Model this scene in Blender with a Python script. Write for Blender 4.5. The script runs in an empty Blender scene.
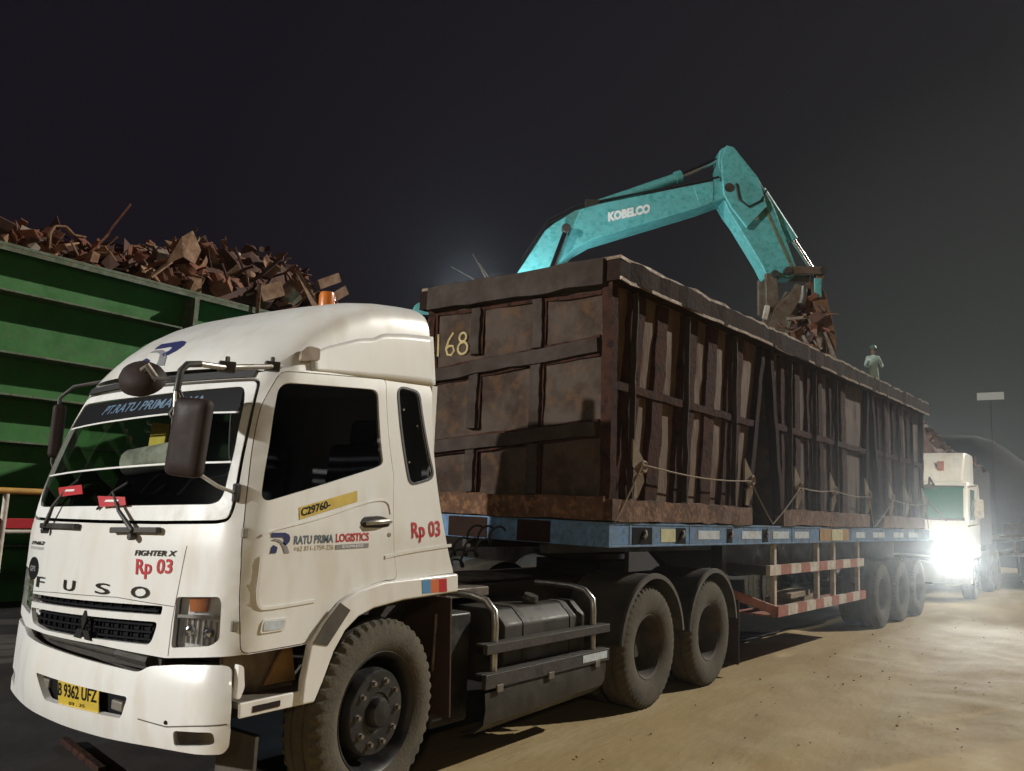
import bpy, bmesh, math, random
from mathutils import Vector, Matrix, geometry
from mathutils.bvhtree import BVHTree
random.seed(7)
C = bpy.context.scene.collection
SC = bpy.context.scene
R = math.radians

# ------------------------------------------------------------------ camera
cam_d = bpy.data.cameras.new('camera')
cam = bpy.data.objects.new('camera', cam_d)
C.objects.link(cam)
cam_d.sensor_width = 36.0
cam_d.lens = 824.6 / 1024 * 36.0
cam_d.clip_end = 2000
cam_d.clip_start = 0.05
_r = Vector((0.58602728, -0.80917383, 0.042541)); _u = Vector((-0.14287125, -0.051508, 0.98840009)); _f = Vector((0.79759629, 0.5853073, 0.14579277))
cam.matrix_world = Matrix(((_r.x, _u.x, -_f.x, -3.58929), (_r.y, _u.y, -_f.y, -4.586814), (_r.z, _u.z, -_f.z, 1.68746), (0, 0, 0, 1)))
SC.camera = cam

# ------------------------------------------------------------------ night sky
w = bpy.data.worlds.new('World'); SC.world = w; w.use_nodes = True
nt = w.node_tree; nt.nodes.clear()
out = nt.nodes.new('ShaderNodeOutputWorld'); bg = nt.nodes.new('ShaderNodeBackground')
tc = nt.nodes.new('ShaderNodeTexCoord'); dot = nt.nodes.new('ShaderNodeVectorMath'); dot.operation = 'DOT_PRODUCT'
nrm = nt.nodes.new('ShaderNodeVectorMath'); nrm.operation = 'NORMALIZE'
gd = Vector((0.96, 0.05, 0.04)).normalized()
dot.inputs[1].default_value = gd
ramp = nt.nodes.new('ShaderNodeValToRGB')
el = ramp.color_ramp.elements
el[0].position = 0.55; el[0].color = (0.0085, 0.0068, 0.0108, 1)
el[1].position = 1.0; el[1].color = (0.032, 0.035, 0.032, 1)
e = el.new(0.90); e.color = (0.0135, 0.0125, 0.0145, 1)
nt.links.new(tc.outputs['Generated'], nrm.inputs[0]); nt.links.new(nrm.outputs[0], dot.inputs[0])
nt.links.new(dot.outputs['Value'], ramp.inputs[0]); nt.links.new(ramp.outputs[0], bg.inputs[0])
bg.inputs[1].default_value = 1.0
nt.links.new(bg.outputs[0], out.inputs[0])

# ------------------------------------------------------------------ yard floodlights (outside the frame, on their masts) and one added spot
def flood(name, loc, target, watts, color, radius=0.25, cone=110, blend=0.6):
    d = bpy.data.lights.new(name, 'SPOT'); d.energy = watts; d.color = color; d.shadow_soft_size = radius
    d.spot_size = R(cone); d.spot_blend = blend
    o = bpy.data.objects.new(name, d); C.objects.link(o); o.location = loc
    o.rotation_euler = (Vector(target) - Vector(loc)).to_track_quat('-Z', 'Y').to_euler()
    return o
# mast beyond the right rear, the main light on the long side, the ground and the green hopper
sd_ = bpy.data.lights.new('yard_light', 'SUN'); sd_.energy = 3.2; sd_.color = (1.0, 0.96, 0.87); sd_.angle = R(0.8)
so_ = bpy.data.objects.new('yard_light', sd_); C.objects.link(so_); so_.location = (31, -7.5, 23.5)
so_.rotation_euler = Vector((-1.75, 1.0, -1.3)).to_track_quat('-Z', 'Y').to_euler()
# mast ahead of the lorry on its far side, throws the cab's shadow on the first bin
flood('floodlight_ahead', (-24.0, 10.2, 9.2), (2.0, 0.0, 2.0), 29500, (1.0, 0.99, 0.95), 0.25, 40, 0.5)
# added narrow spot that brightens only the next lorry's cab
flood('added_cab_spot', (-1.0, -17.0, 9.5), (18.0, -0.9, 3.0), 21000, (1.0, 0.92, 0.76), 0.25, 9, 0.5)
# light standing behind the photographer
flood('floodlight_behind', (-13.0, -12.0, 5.5), (0.5, -1.0, 1.2), 750, (1.0, 0.86, 0.66), 0.5, 60, 0.6)

SC.view_settings.view_transform = 'Standard'
SC.view_settings.look = 'None'
SC.view_settings.exposure = 0.0
SC.view_settings.gamma = 1.0
SC.view_settings.use_curve_mapping = False
SC.render.engine = 'CYCLES'
SC.cycles.use_denoising = True
SC.cycles.max_bounces = 8
SC.cycles.transparent_max_bounces = 12
SC.cycles.volume_bounces = 0
SC.cycles.sample_clamp_indirect = 4.0
SC.cycles.caustics_reflective = False
SC.cycles.caustics_refractive = False

# ------------------------------------------------------------------ helpers
def material(name, color, rough=0.5, metal=0.0, dirt=None, amount=0.3, scale=4.0, stretch=(1, 1, 1), bump=0.0, bscale=30.0, coat=0.0,
             emis=None, estr=0.0, second=None, contrast=0.16, alpha=None):
    m = bpy.data.materials.new(name); m.use_nodes = True
    n = m.node_tree.nodes; L = m.node_tree.links
    b = n['Principled BSDF']
    b.inputs['Base Color'].default_value = (*color, 1); b.inputs['Roughness'].default_value = rough
    b.inputs['Metallic'].default_value = metal
    if coat: b.inputs['Coat Weight'].default_value = coat; b.inputs['Coat Roughness'].default_value = 0.08
    if emis: b.inputs['Emission Color'].default_value = (*emis, 1); b.inputs['Emission Strength'].default_value = estr
    if dirt or bump:
        t = n.new('ShaderNodeTexCoord'); mp = n.new('ShaderNodeMapping'); mp.inputs['Scale'].default_value = stretch
        L.new(t.outputs['Object'], mp.inputs['Vector'])
    if dirt:
        nz = n.new('ShaderNodeTexNoise'); nz.inputs['Scale'].default_value = scale; nz.inputs['Detail'].default_value = 8
        nz.inputs['Roughness'].default_value = 0.65
        L.new(mp.outputs[0], nz.inputs['Vector'])
        rp = n.new('ShaderNodeValToRGB'); c = 1 - amount
        c = 0.32 + 0.36 * c
        rp.color_ramp.elements[0].position = max(0, c - contrast); rp.color_ramp.elements[1].position = min(1, c + contrast)
        L.new(nz.outputs['Fac'], rp.inputs[0])
        mx = n.new('ShaderNodeMix'); mx.data_type = 'RGBA'
        mx.inputs['A'].default_value = (*color, 1); mx.inputs['B'].default_value = (*dirt, 1)
        L.new(rp.outputs[0], mx.inputs['Factor'])
        last = mx.outputs['Result']
        if second:
            n2 = n.new('ShaderNodeTexNoise'); n2.inputs['Scale'].default_value = scale * 3.7; n2.inputs['Detail'].default_value = 6
            L.new(mp.outputs[0], n2.inputs['Vector'])
            r2 = n.new('ShaderNodeValToRGB'); r2.color_ramp.elements[0].position = 0.5; r2.color_ramp.elements[1].position = 0.66
            L.new(n2.outputs['Fac'], r2.inputs[0])
            m2 = n.new('ShaderNodeMix'); m2.data_type = 'RGBA'; m2.inputs['B'].default_value = (*second, 1)
            L.new(last, m2.inputs['A']); L.new(r2.outputs[0], m2.inputs['Factor']); last = m2.outputs['Result']
        L.new(last, b.inputs['Base Color'])
        rr = n.new('ShaderNodeMapRange'); rr.inputs['To Min'].default_value = rough; rr.inputs['To Max'].default_value = min(1, rough + 0.3)
        L.new(rp.outputs[0], rr.inputs['Value']); L.new(rr.outputs[0], b.inputs['Roughness'])
    if bump:
        nb = n.new('ShaderNodeTexNoise'); nb.inputs['Scale'].default_value = bscale; nb.inputs['Detail'].default_value = 6
        L.new(mp.outputs[0], nb.inputs['Vector'])
        bp = n.new('ShaderNodeBump'); bp.inputs['Strength'].default_value = bump; bp.inputs['Distance'].default_value = 0.02
        L.new(nb.outputs['Fac'], bp.inputs['Height']); L.new(bp.outputs[0], b.inputs['Normal'])
    return m

def glass_material(name, tint, gloss=0.9, clear=0.5):
    m = bpy.data.materials.new(name); m.use_nodes = True
    n = m.node_tree.nodes; L = m.node_tree.links; n.clear()
    o = n.new('ShaderNodeOutputMaterial'); t = n.new('ShaderNodeBsdfTransparent'); g = n.new('ShaderNodeBsdfGlossy')
    t.inputs[0].default_value = (*[c * clear for c in tint], 1); g.inputs['Roughness'].default_value = 0.03
    g.inputs[0].default_value = (gloss, gloss, gloss, 1)
    f = n.new('ShaderNodeFresnel'); f.inputs[0].default_value = 1.5
    mx = n.new('ShaderNodeMixShader'); L.new(f.outputs[0], mx.inputs[0]); L.new(t.outputs[0], mx.inputs[1]); L.new(g.outputs[0], mx.inputs[2])
    L.new(mx.outputs[0], o.inputs[0])
    return m

class MB:
    def __init__(s): s.v = []; s.f = []; s.mi = []
    def add(s, vs, fs, m=0):
        o = len(s.v); s.v += [tuple(p) for p in vs]
        for f in fs: s.f.append(tuple(i + o for i in f)); s.mi.append(m)
        return s
    def box(s, x0, x1, y0, y1, z0, z1, m=0):
        vs = [(x, y, z) for x in (x0, x1) for y in (y0, y1) for z in (z0, z1)]
        return s.add(vs, [(0, 1, 3, 2), (4, 6, 7, 5), (0, 4, 5, 1), (2, 3, 7, 6), (0, 2, 6, 4), (1, 5, 7, 3)], m)
    def obox(s, c, size, mat=None, m=0):
        h = [k / 2 for k in size]; mat = mat or Matrix.Identity(3); c = Vector(c)
        vs = [c + mat @ Vector((x * h[0], y * h[1], z * h[2])) for x in (-1, 1) for y in (-1, 1) for z in (-1, 1)]
        return s.add(vs, [(0, 1, 3, 2), (4, 6, 7, 5), (0, 4, 5, 1), (2, 3, 7, 6), (0, 2, 6, 4), (1, 5, 7, 3)], m)
    def beam(s, a, b, wd, ht, m=0, up=(0, 0, 1)):
        a = Vector(a); b = Vector(b); d = (b - a).normalized(); u = Vector(up)
        sd = d.cross(u)
        if sd.length < 1e-4: sd = d.cross(Vector((1, 0, 0)))
        sd.normalize(); u = sd.cross(d)
        return s.obox((a + b) / 2, ((b - a).length, wd, ht), Matrix((d, sd, u)).transposed(), m)
    def tube(s, pts, r, n=10, m=0, cap=True):
        pts = [Vector(p) for p in pts]; rs = r if isinstance(r, (list, tuple)) else [r] * len(pts)
        base = len(s.v); prev = None
        for i, p in enumerate(pts):
            d = ((pts[min(i + 1, len(pts) - 1)] - pts[max(i - 1, 0)])).normalized()
            if prev is None:
                a = d.cross(Vector((0, 0, 1)))
                if a.length < 1e-3: a = d.cross(Vector((1, 0, 0)))
            else: a = prev - d * prev.dot(d)
            a.normalize(); prev = a; b = d.cross(a)
            for k in range(n):
                t = 2 * math.pi * k / n; s.v.append(tuple(p + (a * math.cos(t) + b * math.sin(t)) * rs[i]))
        for i in range(len(pts) - 1):
            for k in range(n):
                s.f.append((base + i * n + k, base + i * n + (k + 1) % n, base + (i + 1) * n + (k + 1) % n, base + (i + 1) * n + k)); s.mi.append(m)
        if cap:
            s.f.append(tuple(base + k for k in reversed(range(n)))); s.mi.append(m)
            s.f.append(tuple(base + (len(pts) - 1) * n + k for k in range(n))); s.mi.append(m)
        return s
    def lathe(s, prof, c=(0, 0, 0), axis='y', n=48, m=0, a0=0.0, a1=2 * math.pi):
        """prof: list of (radius, along) or function(i)->list"""
        full = abs(a1 - a0 - 2 * math.pi) < 1e-6; cnt = n if full else n + 1
        base = len(s.v); np_ = None
        for i in range(cnt):
            P = prof(i) if callable(prof) else prof; np_ = len(P); t = a0 + (a1 - a0) * i / n
            for r_, a in P:
                q = (r_ * math.cos(t), r_ * math.sin(t))
                v = {'y': (q[0], a, q[1]), 'x': (a, q[0], q[1]), 'z': (q[0], q[1], a)}[axis]
                s.v.append((v[0] + c[0], v[1] + c[1], v[2] + c[2]))
        for i in range(n):
            j = (i + 1) % cnt
            for k in range(np_ - 1):
                s.f.append((base + i * np_ + k, base + j * np_ + k, base + j * np_ + k + 1, base + i * np_ + k + 1)); s.mi.append(m)
        return s
    def prism(s, poly, axis, c0, c1, m=0):
        k = len(poly)
        def P(a, b, c): return {'y': (a, c, b), 'x': (c, a, b), 'z': (a, b, c)}[axis]
        vs = [P(a, b, c0) for a, b in poly] + [P(a, b, c1) for a, b in poly]
        fs = [tuple(range(k)), tuple(range(2 * k - 1, k - 1, -1))] + [(i, i + k, (i + 1) % k + k, (i + 1) % k) for i in range(k)]
        return s.add(vs, fs, m)
    def build(s, name, mats, parent=None, smooth=None, bevel=0.0, solid=None, loc=None, seg=2):
        me = bpy.data.meshes.new(name); me.from_pydata(s.v, [], s.f); 
        mats = mats if isinstance(mats, (list, tuple)) else [mats]
        for m in mats: me.materials.append(m)
        me.polygons.foreach_set('material_index', s.mi)
        bm = bmesh.new(); bm.from_mesh(me); bmesh.ops.recalc_face_normals(bm, faces=bm.faces); bm.to_mesh(me); bm.free()
        if smooth is not None:
            me.polygons.foreach_set('use_smooth', [True] * len(me.polygons)); me.set_sharp_from_angle(angle=R(smooth))
        me.update()
        o = bpy.data.objects.new(name, me); C.objects.link(o)
        if parent: o.parent = parent
        if loc: o.location = loc
        if bevel:
            b = o.modifiers.new('bevel', 'BEVEL'); b.width = bevel; b.segments = seg; b.limit_method = 'ANGLE'; b.angle_limit = R(40)
            if smooth is None:
                me.polygons.foreach_set('use_smooth', [True] * len(me.polygons)); me.set_sharp_from_angle(angle=R(35))
                b.harden_normals = True
        if solid:
            b = o.modifiers.new('solid', 'SOLIDIFY'); b.thickness = solid; b.offset = -1
            if smooth is not None: e = o.modifiers.new('split', 'EDGE_SPLIT'); e.split_angle = R(38)
        return o

def thing(name, label, cat, loc=(0, 0, 0), rotz=0.0, group=None):
    o = bpy.data.objects.new(name, None); C.objects.link(o); o.location = loc; o.rotation_euler = (0, 0, rotz)
    o.empty_display_size = 0.1
    o['label'] = label; o['category'] = cat
    if group: o['group'] = group
    return o
def tag(o, label, cat, group=None, kind=None):
    o['label'] = label; o['category'] = cat
    if group: o['group'] = group
    if kind: o['kind'] = kind
    return o
def pivot(name, parent, loc=(0, 0, 0), rotz=0.0):
    o = bpy.data.objects.new(name, None); C.objects.link(o); o.parent = parent; o.location = loc; o.rotation_euler = (0, 0, rotz); o.empty_display_size = 0.05
    return o
def kids(o): return [c for c in bpy.data.objects if c.parent == o]
def copy_tree(o, parent=None):
    c = o.copy(); C.objects.link(c); c.parent = parent
    for ch in kids(o): copy_tree(ch, c)
    return c

# polygon tools -----------------------------------------------------
def rnd(poly, r, n=5):
    """round the corners of a polygon"""
    out = []; k = len(poly)
    for i in range(k):
        p0, p, p1 = Vector(poly[i - 1]), Vector(poly[i]), Vector(poly[(i + 1) % k])
        a = p0 - p; b = p1 - p; rr = min(r, a.length * 0.45, b.length * 0.45)
        A = p + a.normalized() * rr; B = p + b.normalized() * rr
        for j in range(n + 1):
            t = j / n; out.append(tuple(A * (1 - t) ** 2 + p * 2 * t * (1 - t) + B * t * t))
    return out
def dense(poly, d, closed=True):
    out = []; k = len(poly)
    for i in range(k if closed else k - 1):
        a, b = Vector(poly[i]), Vector(poly[(i + 1) % k]); m = max(1, int(math.ceil((b - a).length / d)))
        for j in range(m): out.append(tuple(a + (b - a) * j / m))
    if not closed: out.append(tuple(poly[-1]))
    return out
def inside(p, poly):
    x, y = p; c = False; k = len(poly); j = k - 1
    for i in range(k):
        xi, yi = poly[i]; xj, yj = poly[j]
        if (yi > y) != (yj > y) and x < (xj - xi) * (y - yi) / (yj - yi) + xi: c = not c
        j = i
    return c
def shrink(poly, d):
    """move every corner inward by d (outward if negative)"""
    k = len(poly); area = sum(poly[i - 1][0] * poly[i][1] - poly[i][0] * poly[i - 1][1] for i in range(k))
    s = 1 if area > 0 else -1; out = []
    for i in range(k):
        p0, p, p1 = Vector(poly[i - 1]), Vector(poly[i]), Vector(poly[(i + 1) % k])
        e0 = (p - p0).normalized(); e1 = (p1 - p).normalized()
        n0 = Vector((-e0.y, e0.x)) * s; n1 = Vector((-e1.y, e1.x)) * s; b = (n0 + n1)
        if b.length < 1e-6: b = n0
        b.normalize(); c = max(0.35, b.dot(n0)); out.append(tuple(p + b * (d / c)))
    return out
def tessellate(outer, holes, d):
    loops = [dense(outer, d)] + [dense(h, d) for h in holes]
    pts = []; edges = []
    for l in loops:
        o = len(pts); pts += [Vector(p) for p in l]; edges += [(o + i, o + (i + 1) % len(l)) for i in range(len(l))]
    bd = [p.copy() for p in pts]
    xs = [p.x for p in pts]; ys = [p.y for p in pts]
    nx = int((max(xs) - min(xs)) / d) + 1; ny = int((max(ys) - min(ys)) / d) + 1
    for i in range(nx + 1):
        for j in range(ny + 1):
            p = (min(xs) + d * (i + 0.5 * (j % 2)), min(ys) + d * j)
            if inside(p, loops[0]) and not any(inside(p, h) for h in loops[1:]):
                if all((abs(q.x - p[0]) > d * .5 or abs(q.y - p[1]) > d * .5) for q in bd): pts.append(Vector(p))
    v, e, f, *_ = geometry.delaunay_2d_cdt(pts, edges, [], 0, 1e-6)
    fs = []
    for t in f:
        c = ((v[t[0]].x + v[t[1]].x + v[t[2]].x) / 3, (v[t[0]].y + v[t[1]].y + v[t[2]].y) / 3)
        if inside(c, loops[0]) and not any(inside(c, h) for h in loops[1:]): fs.append(tuple(t))
    return [(p.x, p.y) for p in v], fs
def sheet(name, outer, holes, d, fn, mats, parent, thick=0.0, flip=None, smooth=40):
    """curved sheet: a flat outline with holes carried onto the surface fn(a, b); thick goes inward"""
    v, f = tessellate(outer, holes, d)
    P = [Vector(fn(a, b)) for a, b in v]
    mb = MB(); mb.v = [tuple(p) for p in P]; mb.f = f; mb.mi = [0] * len(f)
    me = bpy.data.meshes.new(name); me.from_pydata(mb.v, [], mb.f)
    for m in (mats if isinstance(mats, (list, tuple)) else [mats]): me.materials.append(m)
    bm = bmesh.new(); bm.from_mesh(me); bmesh.ops.recalc_face_normals(bm, faces=bm.faces)
    bm.faces.ensure_lookup_table()
    cen = Vector(flip if flip is not None else (0.3, -0.1, 1.6))
    sgn = sum((fc.normal.dot(fc.calc_center_median() - cen)) * fc.calc_area() for fc in bm.faces)
    if sgn < 0: bmesh.ops.reverse_faces(bm, faces=bm.faces)
    bm.to_mesh(me); bm.free()
    me.polygons.foreach_set('use_smooth', [True] * len(me.polygons)); me.set_sharp_from_angle(angle=R(smooth)); me.update()
    o = bpy.data.objects.new(name, me); C.objects.link(o); o.parent = parent
    if thick:
        s = o.modifiers.new('solid', 'SOLIDIFY'); s.thickness = thick; s.offset = -1
        e = o.modifiers.new('split', 'EDGE_SPLIT'); e.split_angle = R(38)
    return o
def ring(name, loop, wd, d, fn, mats, parent, thick=0.0):
    return sheet(name, shrink(loop, -wd), [loop], d, fn, mats, parent, thick)
def text_mesh(s, bold=0.0, shear=0.0, space=1.0):
    cu = bpy.data.curves.new('t', 'FONT'); cu.body = s; cu.offset = bold; cu.shear = shear; cu.space_character = space; cu.resolution_u = 3
    o = bpy.data.objects.new('t', cu); C.objects.link(o)
    dg = bpy.context.evaluated_depsgraph_get(); dg.update()
    me = bpy.data.meshes.new_from_object(o.evaluated_get(dg))
    v = [(p.co.x, p.co.y) for p in me.vertices]; f = [tuple(p.vertices) for p in me.polygons]
    bpy.data.objects.remove(o); bpy.data.curves.remove(cu); bpy.data.meshes.remove(me)
    return v, f
def lettering(name, s, quad, fn, m, parent, bold=0.0, shear=0.0, space=1.0, fit=None):
    """letters stretched into a quad (bl, br, tr, tl) given in the surface's own coordinates"""
    v, f = text_mesh(s, bold, shear, space)
    x0 = min(p[0] for p in v); x1 = max(p[0] for p in v); y0 = min(p[1] for p in v); y1 = max(p[1] for p in v)
    bl, br, tr, tl = [Vector(q) for q in quad]; P = []
    for x, y in v:
        a = (x - x0) / (x1 - x0); b = (y - y0) / (y1 - y0)
        q = (bl * (1 - a) + br * a) * (1 - b) + (tl * (1 - a) + tr * a) * b
        P.append(fn(q.x, q.y))
    mb = MB(); mb.add(P, f); return mb.build(name, m, parent)
# ------------------------------------------------------------------ materials
M = {}
M['white'] = material('white_paint', (0.83, 0.83, 0.81), 0.26, dirt=(0.69, 0.655, 0.585), amount=0.27, scale=1.9, stretch=(1, 1, 0.35), coat=0.3, bump=0.012, bscale=3, contrast=0.22, second=(0.73, 0.70, 0.64))
M['white_clean'] = material('white_vinyl', (0.80, 0.80, 0.78), 0.4, dirt=(0.6, 0.58, 0.52), amount=0.25, scale=5)
M['black'] = material('black_plastic', (0.022, 0.021, 0.020), 0.45, dirt=(0.07, 0.06, 0.048), amount=0.35, scale=6)
M['rubber'] = material('rubber_seal', (0.018, 0.018, 0.018), 0.6)
M['chassis'] = material('chassis_steel', (0.024, 0.021, 0.019), 0.55, dirt=(0.052, 0.041, 0.030), amount=0.5, scale=7, bump=0.2)
M['tyre'] = material('tyre_rubber', (0.050, 0.044, 0.033), 0.9, dirt=(0.108, 0.089, 0.060), amount=0.55, scale=5, second=(0.085, 0.075, 0.055), bump=0.25, bscale=60)
M['rim'] = material('dark_rim', (0.014, 0.014, 0.016), 0.38, metal=0.2, dirt=(0.040, 0.035, 0.028), amount=0.35, scale=7)
M['rimdusty'] = material('dusty_rim', (0.045, 0.038, 0.032), 0.7, dirt=(0.12, 0.095, 0.065), amount=0.4, scale=6)
M['steel'] = material('bright_steel', (0.50, 0.48, 0.44), 0.3, metal=0.9, dirt=(0.25, 0.21, 0.17), amount=0.35, scale=9)
M['dullsteel'] = material('dull_steel', (0.24, 0.22, 0.19), 0.5, metal=0.6, dirt=(0.12, 0.09, 0.065), amount=0.45, scale=6)
M['tank'] = material('tank_steel', (0.030, 0.029, 0.027), 0.40, metal=0.4, dirt=(0.058, 0.050, 0.038), amount=0.5, scale=5)
M['mud'] = material('dusty_plastic', (0.040, 0.036, 0.030), 0.6, dirt=(0.105, 0.085, 0.060), amount=0.45, scale=5)
M['flap'] = material('rubber_flap', (0.036, 0.018, 0.013), 0.75, dirt=(0.060, 0.034, 0.024), amount=0.45, scale=5)
M['glass'] = glass_material('clear_glass', (0.92, 1.0, 0.94), 0.85, 0.90)
M['glass_dark'] = glass_material('tinted_glass', (0.5, 0.5, 0.55), 0.75, 0.30)
M['lens'] = glass_material('lamp_lens', (0.95, 0.95, 0.95), 0.9, 0.97)
M['interior'] = material('cab_lining', (0.020, 0.020, 0.024), 0.8)
M['seat'] = material('seat_cloth', (0.075, 0.075, 0.085), 0.9)
M['grey_cloth'] = material('grey_cloth', (0.34, 0.31, 0.26), 0.85, dirt=(0.13, 0.12, 0.10), amount=0.4, scale=9)
M['amber'] = material('amber_plastic', (0.62, 0.17, 0.02), 0.25, coat=0.5, dirt=(0.35, 0.10, 0.02), amount=0.3, scale=40)
M['red'] = material('red_vinyl', (0.48, 0.030, 0.040), 0.4)
M['navy'] = material('navy_vinyl', (0.035, 0.042, 0.135), 0.4)
M['skyblue'] = material('blue_vinyl', (0.10, 0.27, 0.50), 0.4)
M['orange'] = material('orange_vinyl', (0.62, 0.17, 0.06), 0.4)
M['greyvinyl'] = material('grey_vinyl', (0.26, 0.26, 0.27), 0.4)
M['slate'] = material('slate_vinyl', (0.12, 0.16, 0.20), 0.4)
M['tan'] = material('faded_gold_vinyl', (0.42, 0.34, 0.22), 0.5)
M['ink'] = material('black_vinyl', (0.009, 0.009, 0.011), 0.5)
M['ink'].node_tree.nodes['Principled BSDF'].inputs['Specular IOR Level'].default_value = 0.12
M['yellow'] = material('yellow_plate', (0.60, 0.43, 0.035), 0.45, dirt=(0.45, 0.31, 0.03), amount=0.4, scale=12)
M['striptext'] = material('steel_blue_vinyl', (0.10, 0.17, 0.25), 0.5)
M['brownplate'] = material('scuffed_step_plate', (0.15, 0.105, 0.07), 0.4, metal=0.3, dirt=(0.30, 0.24, 0.18), amount=0.4, scale=8)
M['reflector'] = material('lamp_reflector', (0.82, 0.81, 0.78), 0.25, metal=0.15)
M['blue'] = material('blue_paint', (0.115, 0.235, 0.42), 0.5, dirt=(0.10, 0.12, 0.14), amount=0.40, scale=6, second=(0.07, 0.13, 0.21))
M['reflect'] = material('pale_reflective_tape', (0.58, 0.66, 0.76), 0.4, dirt=(0.4, 0.38, 0.30), amount=0.35, scale=14)
M['reflectyel'] = material('yellowed_reflective_tape', (0.58, 0.56, 0.34), 0.4, dirt=(0.4, 0.38, 0.25), amount=0.35, scale=14)
M['ochre'] = material('ochre_paint', (0.40, 0.22, 0.07), 0.55, dirt=(0.22, 0.13, 0.06), amount=0.4, scale=8)
M['guardred'] = material('faded_red_paint', (0.40, 0.14, 0.105), 0.55, dirt=(0.24, 0.12, 0.08), amount=0.4, scale=9)
M['guardwhite'] = material('dirty_white_paint', (0.62, 0.57, 0.50), 0.5, dirt=(0.38, 0.31, 0.24), amount=0.4, scale=9)
M['rust'] = material('dark_rust', (0.036, 0.017, 0.013), 0.9, dirt=(0.066, 0.028, 0.017), amount=0.40, scale=3.0, second=(0.020, 0.012, 0.010), bump=0.6, bscale=22)
M['rust'].node_tree.nodes['Principled BSDF'].inputs['Specular IOR Level'].default_value = .15
M['rustdark'] = material('darker_rust', (0.020, 0.0115, 0.009), 0.9, dirt=(0.040, 0.020, 0.013), amount=0.35, scale=4.0, bump=0.6, bscale=20)  # darker rust tone, also paints gap shade on the bin posts
M['rustdark'].node_tree.nodes['Principled BSDF'].inputs['Specular IOR Level'].default_value = .15
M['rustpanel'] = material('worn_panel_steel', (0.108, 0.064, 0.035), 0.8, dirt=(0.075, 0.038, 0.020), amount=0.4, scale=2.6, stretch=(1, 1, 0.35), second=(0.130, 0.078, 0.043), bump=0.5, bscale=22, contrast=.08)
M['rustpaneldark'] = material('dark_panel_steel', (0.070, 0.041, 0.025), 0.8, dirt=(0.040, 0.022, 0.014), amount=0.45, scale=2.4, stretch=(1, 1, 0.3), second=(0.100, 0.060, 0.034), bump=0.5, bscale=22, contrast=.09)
M['rustfront'] = material('brown_panel_steel', (0.060, 0.040, 0.027), 0.8, dirt=(0.040, 0.024, 0.017), amount=0.45, scale=2.2, second=(0.082, 0.044, 0.022), bump=0.6, bscale=20, contrast=.09)
M['rustrail'] = material('grey_brown_steel', (0.048, 0.033, 0.025), 0.8, dirt=(0.032, 0.020, 0.015), amount=0.45, scale=4, bump=0.5, bscale=12)
M['rustsill'] = material('orange_rust', (0.115, 0.052, 0.024), 0.8, dirt=(0.060, 0.030, 0.017), amount=0.45, scale=5, second=(0.20, 0.10, 0.045), bump=0.6, bscale=18)
M['worn'] = material('worn_bare_edge', (0.30, 0.23, 0.165), 0.45, metal=0.3, dirt=(0.13, 0.08, 0.05), amount=0.5, scale=7, bump=0.4, bscale=20)
M['chalk'] = material('yellow_chalk', (0.62, 0.50, 0.24), 0.9, dirt=(0.42, 0.33, 0.17), amount=0.4, scale=30)
M['rope'] = material('pale_rope', (0.30, 0.24, 0.185), 0.85, dirt=(0.26, 0.20, 0.14), amount=0.4, scale=30)
M['teal'] = material('turquoise_paint', (0.13, 0.47, 0.475), 0.4, dirt=(0.10, 0.29, 0.28), amount=0.42, scale=3.5, second=(0.06, 0.30, 0.28), coat=0.3, contrast=0.22)
M['chrome'] = material('piston_chrome', (0.6, 0.6, 0.6), 0.15, metal=1.0)
M['claw'] = material('worn_claw_steel', (0.20, 0.17, 0.13), 0.5, metal=0.4, dirt=(0.12, 0.07, 0.04), amount=0.5, scale=6, bump=0.3)
M['clawrust'] = material('rusty_claw_steel', (0.20, 0.095, 0.040), 0.65, dirt=(0.09, 0.05, 0.03), amount=0.45, scale=4, bump=0.4)
M['green'] = material('green_hopper_paint', (0.042, 0.192, 0.036), 0.6, dirt=(0.038, 0.145, 0.034), amount=0.45, scale=2.0, second=(0.055, 0.150, 0.042), bump=0.3, bscale=5)
M['greenedge'] = material('worn_green_edge', (0.16, 0.20, 0.13), 0.55, dirt=(0.08, 0.12, 0.065), amount=0.5, scale=5, second=(.13, .075, .045))
M['scrap1'] = material('scrap_rust_red', (0.29, 0.105, 0.055), 0.75, dirt=(0.14, 0.055, 0.034), amount=0.5, scale=6, bump=0.4)
M['scrap2'] = material('scrap_rust_brown', (0.34, 0.20, 0.115), 0.7, dirt=(0.20, 0.095, 0.055), amount=0.5, scale=6, bump=0.4)
M['scrap3'] = material('scrap_bare_steel', (0.42, 0.37, 0.30), 0.45, metal=0.4, dirt=(0.22, 0.15, 0.10), amount=0.5, scale=6)
M['scrap4'] = material('scrap_dark', (0.070, 0.034, 0.026), 0.8, dirt=(0.13, 0.06, 0.04), amount=0.45, scale=6)
M['railyellow'] = material('yellow_rail_paint', (0.55, 0.30, 0.05), 0.5, dirt=(0.36, 0.19, 0.05), amount=0.4, scale=8)
M['wood'] = material('old_plank', (0.30, 0.235, 0.15), 0.8, dirt=(0.17, 0.12, 0.075), amount=0.45, scale=5, stretch=(0.3, 3, 3), bump=0.3)
SCR = [M['scrap1'], M['scrap2'], M['scrap3'], M['scrap4']]
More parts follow.
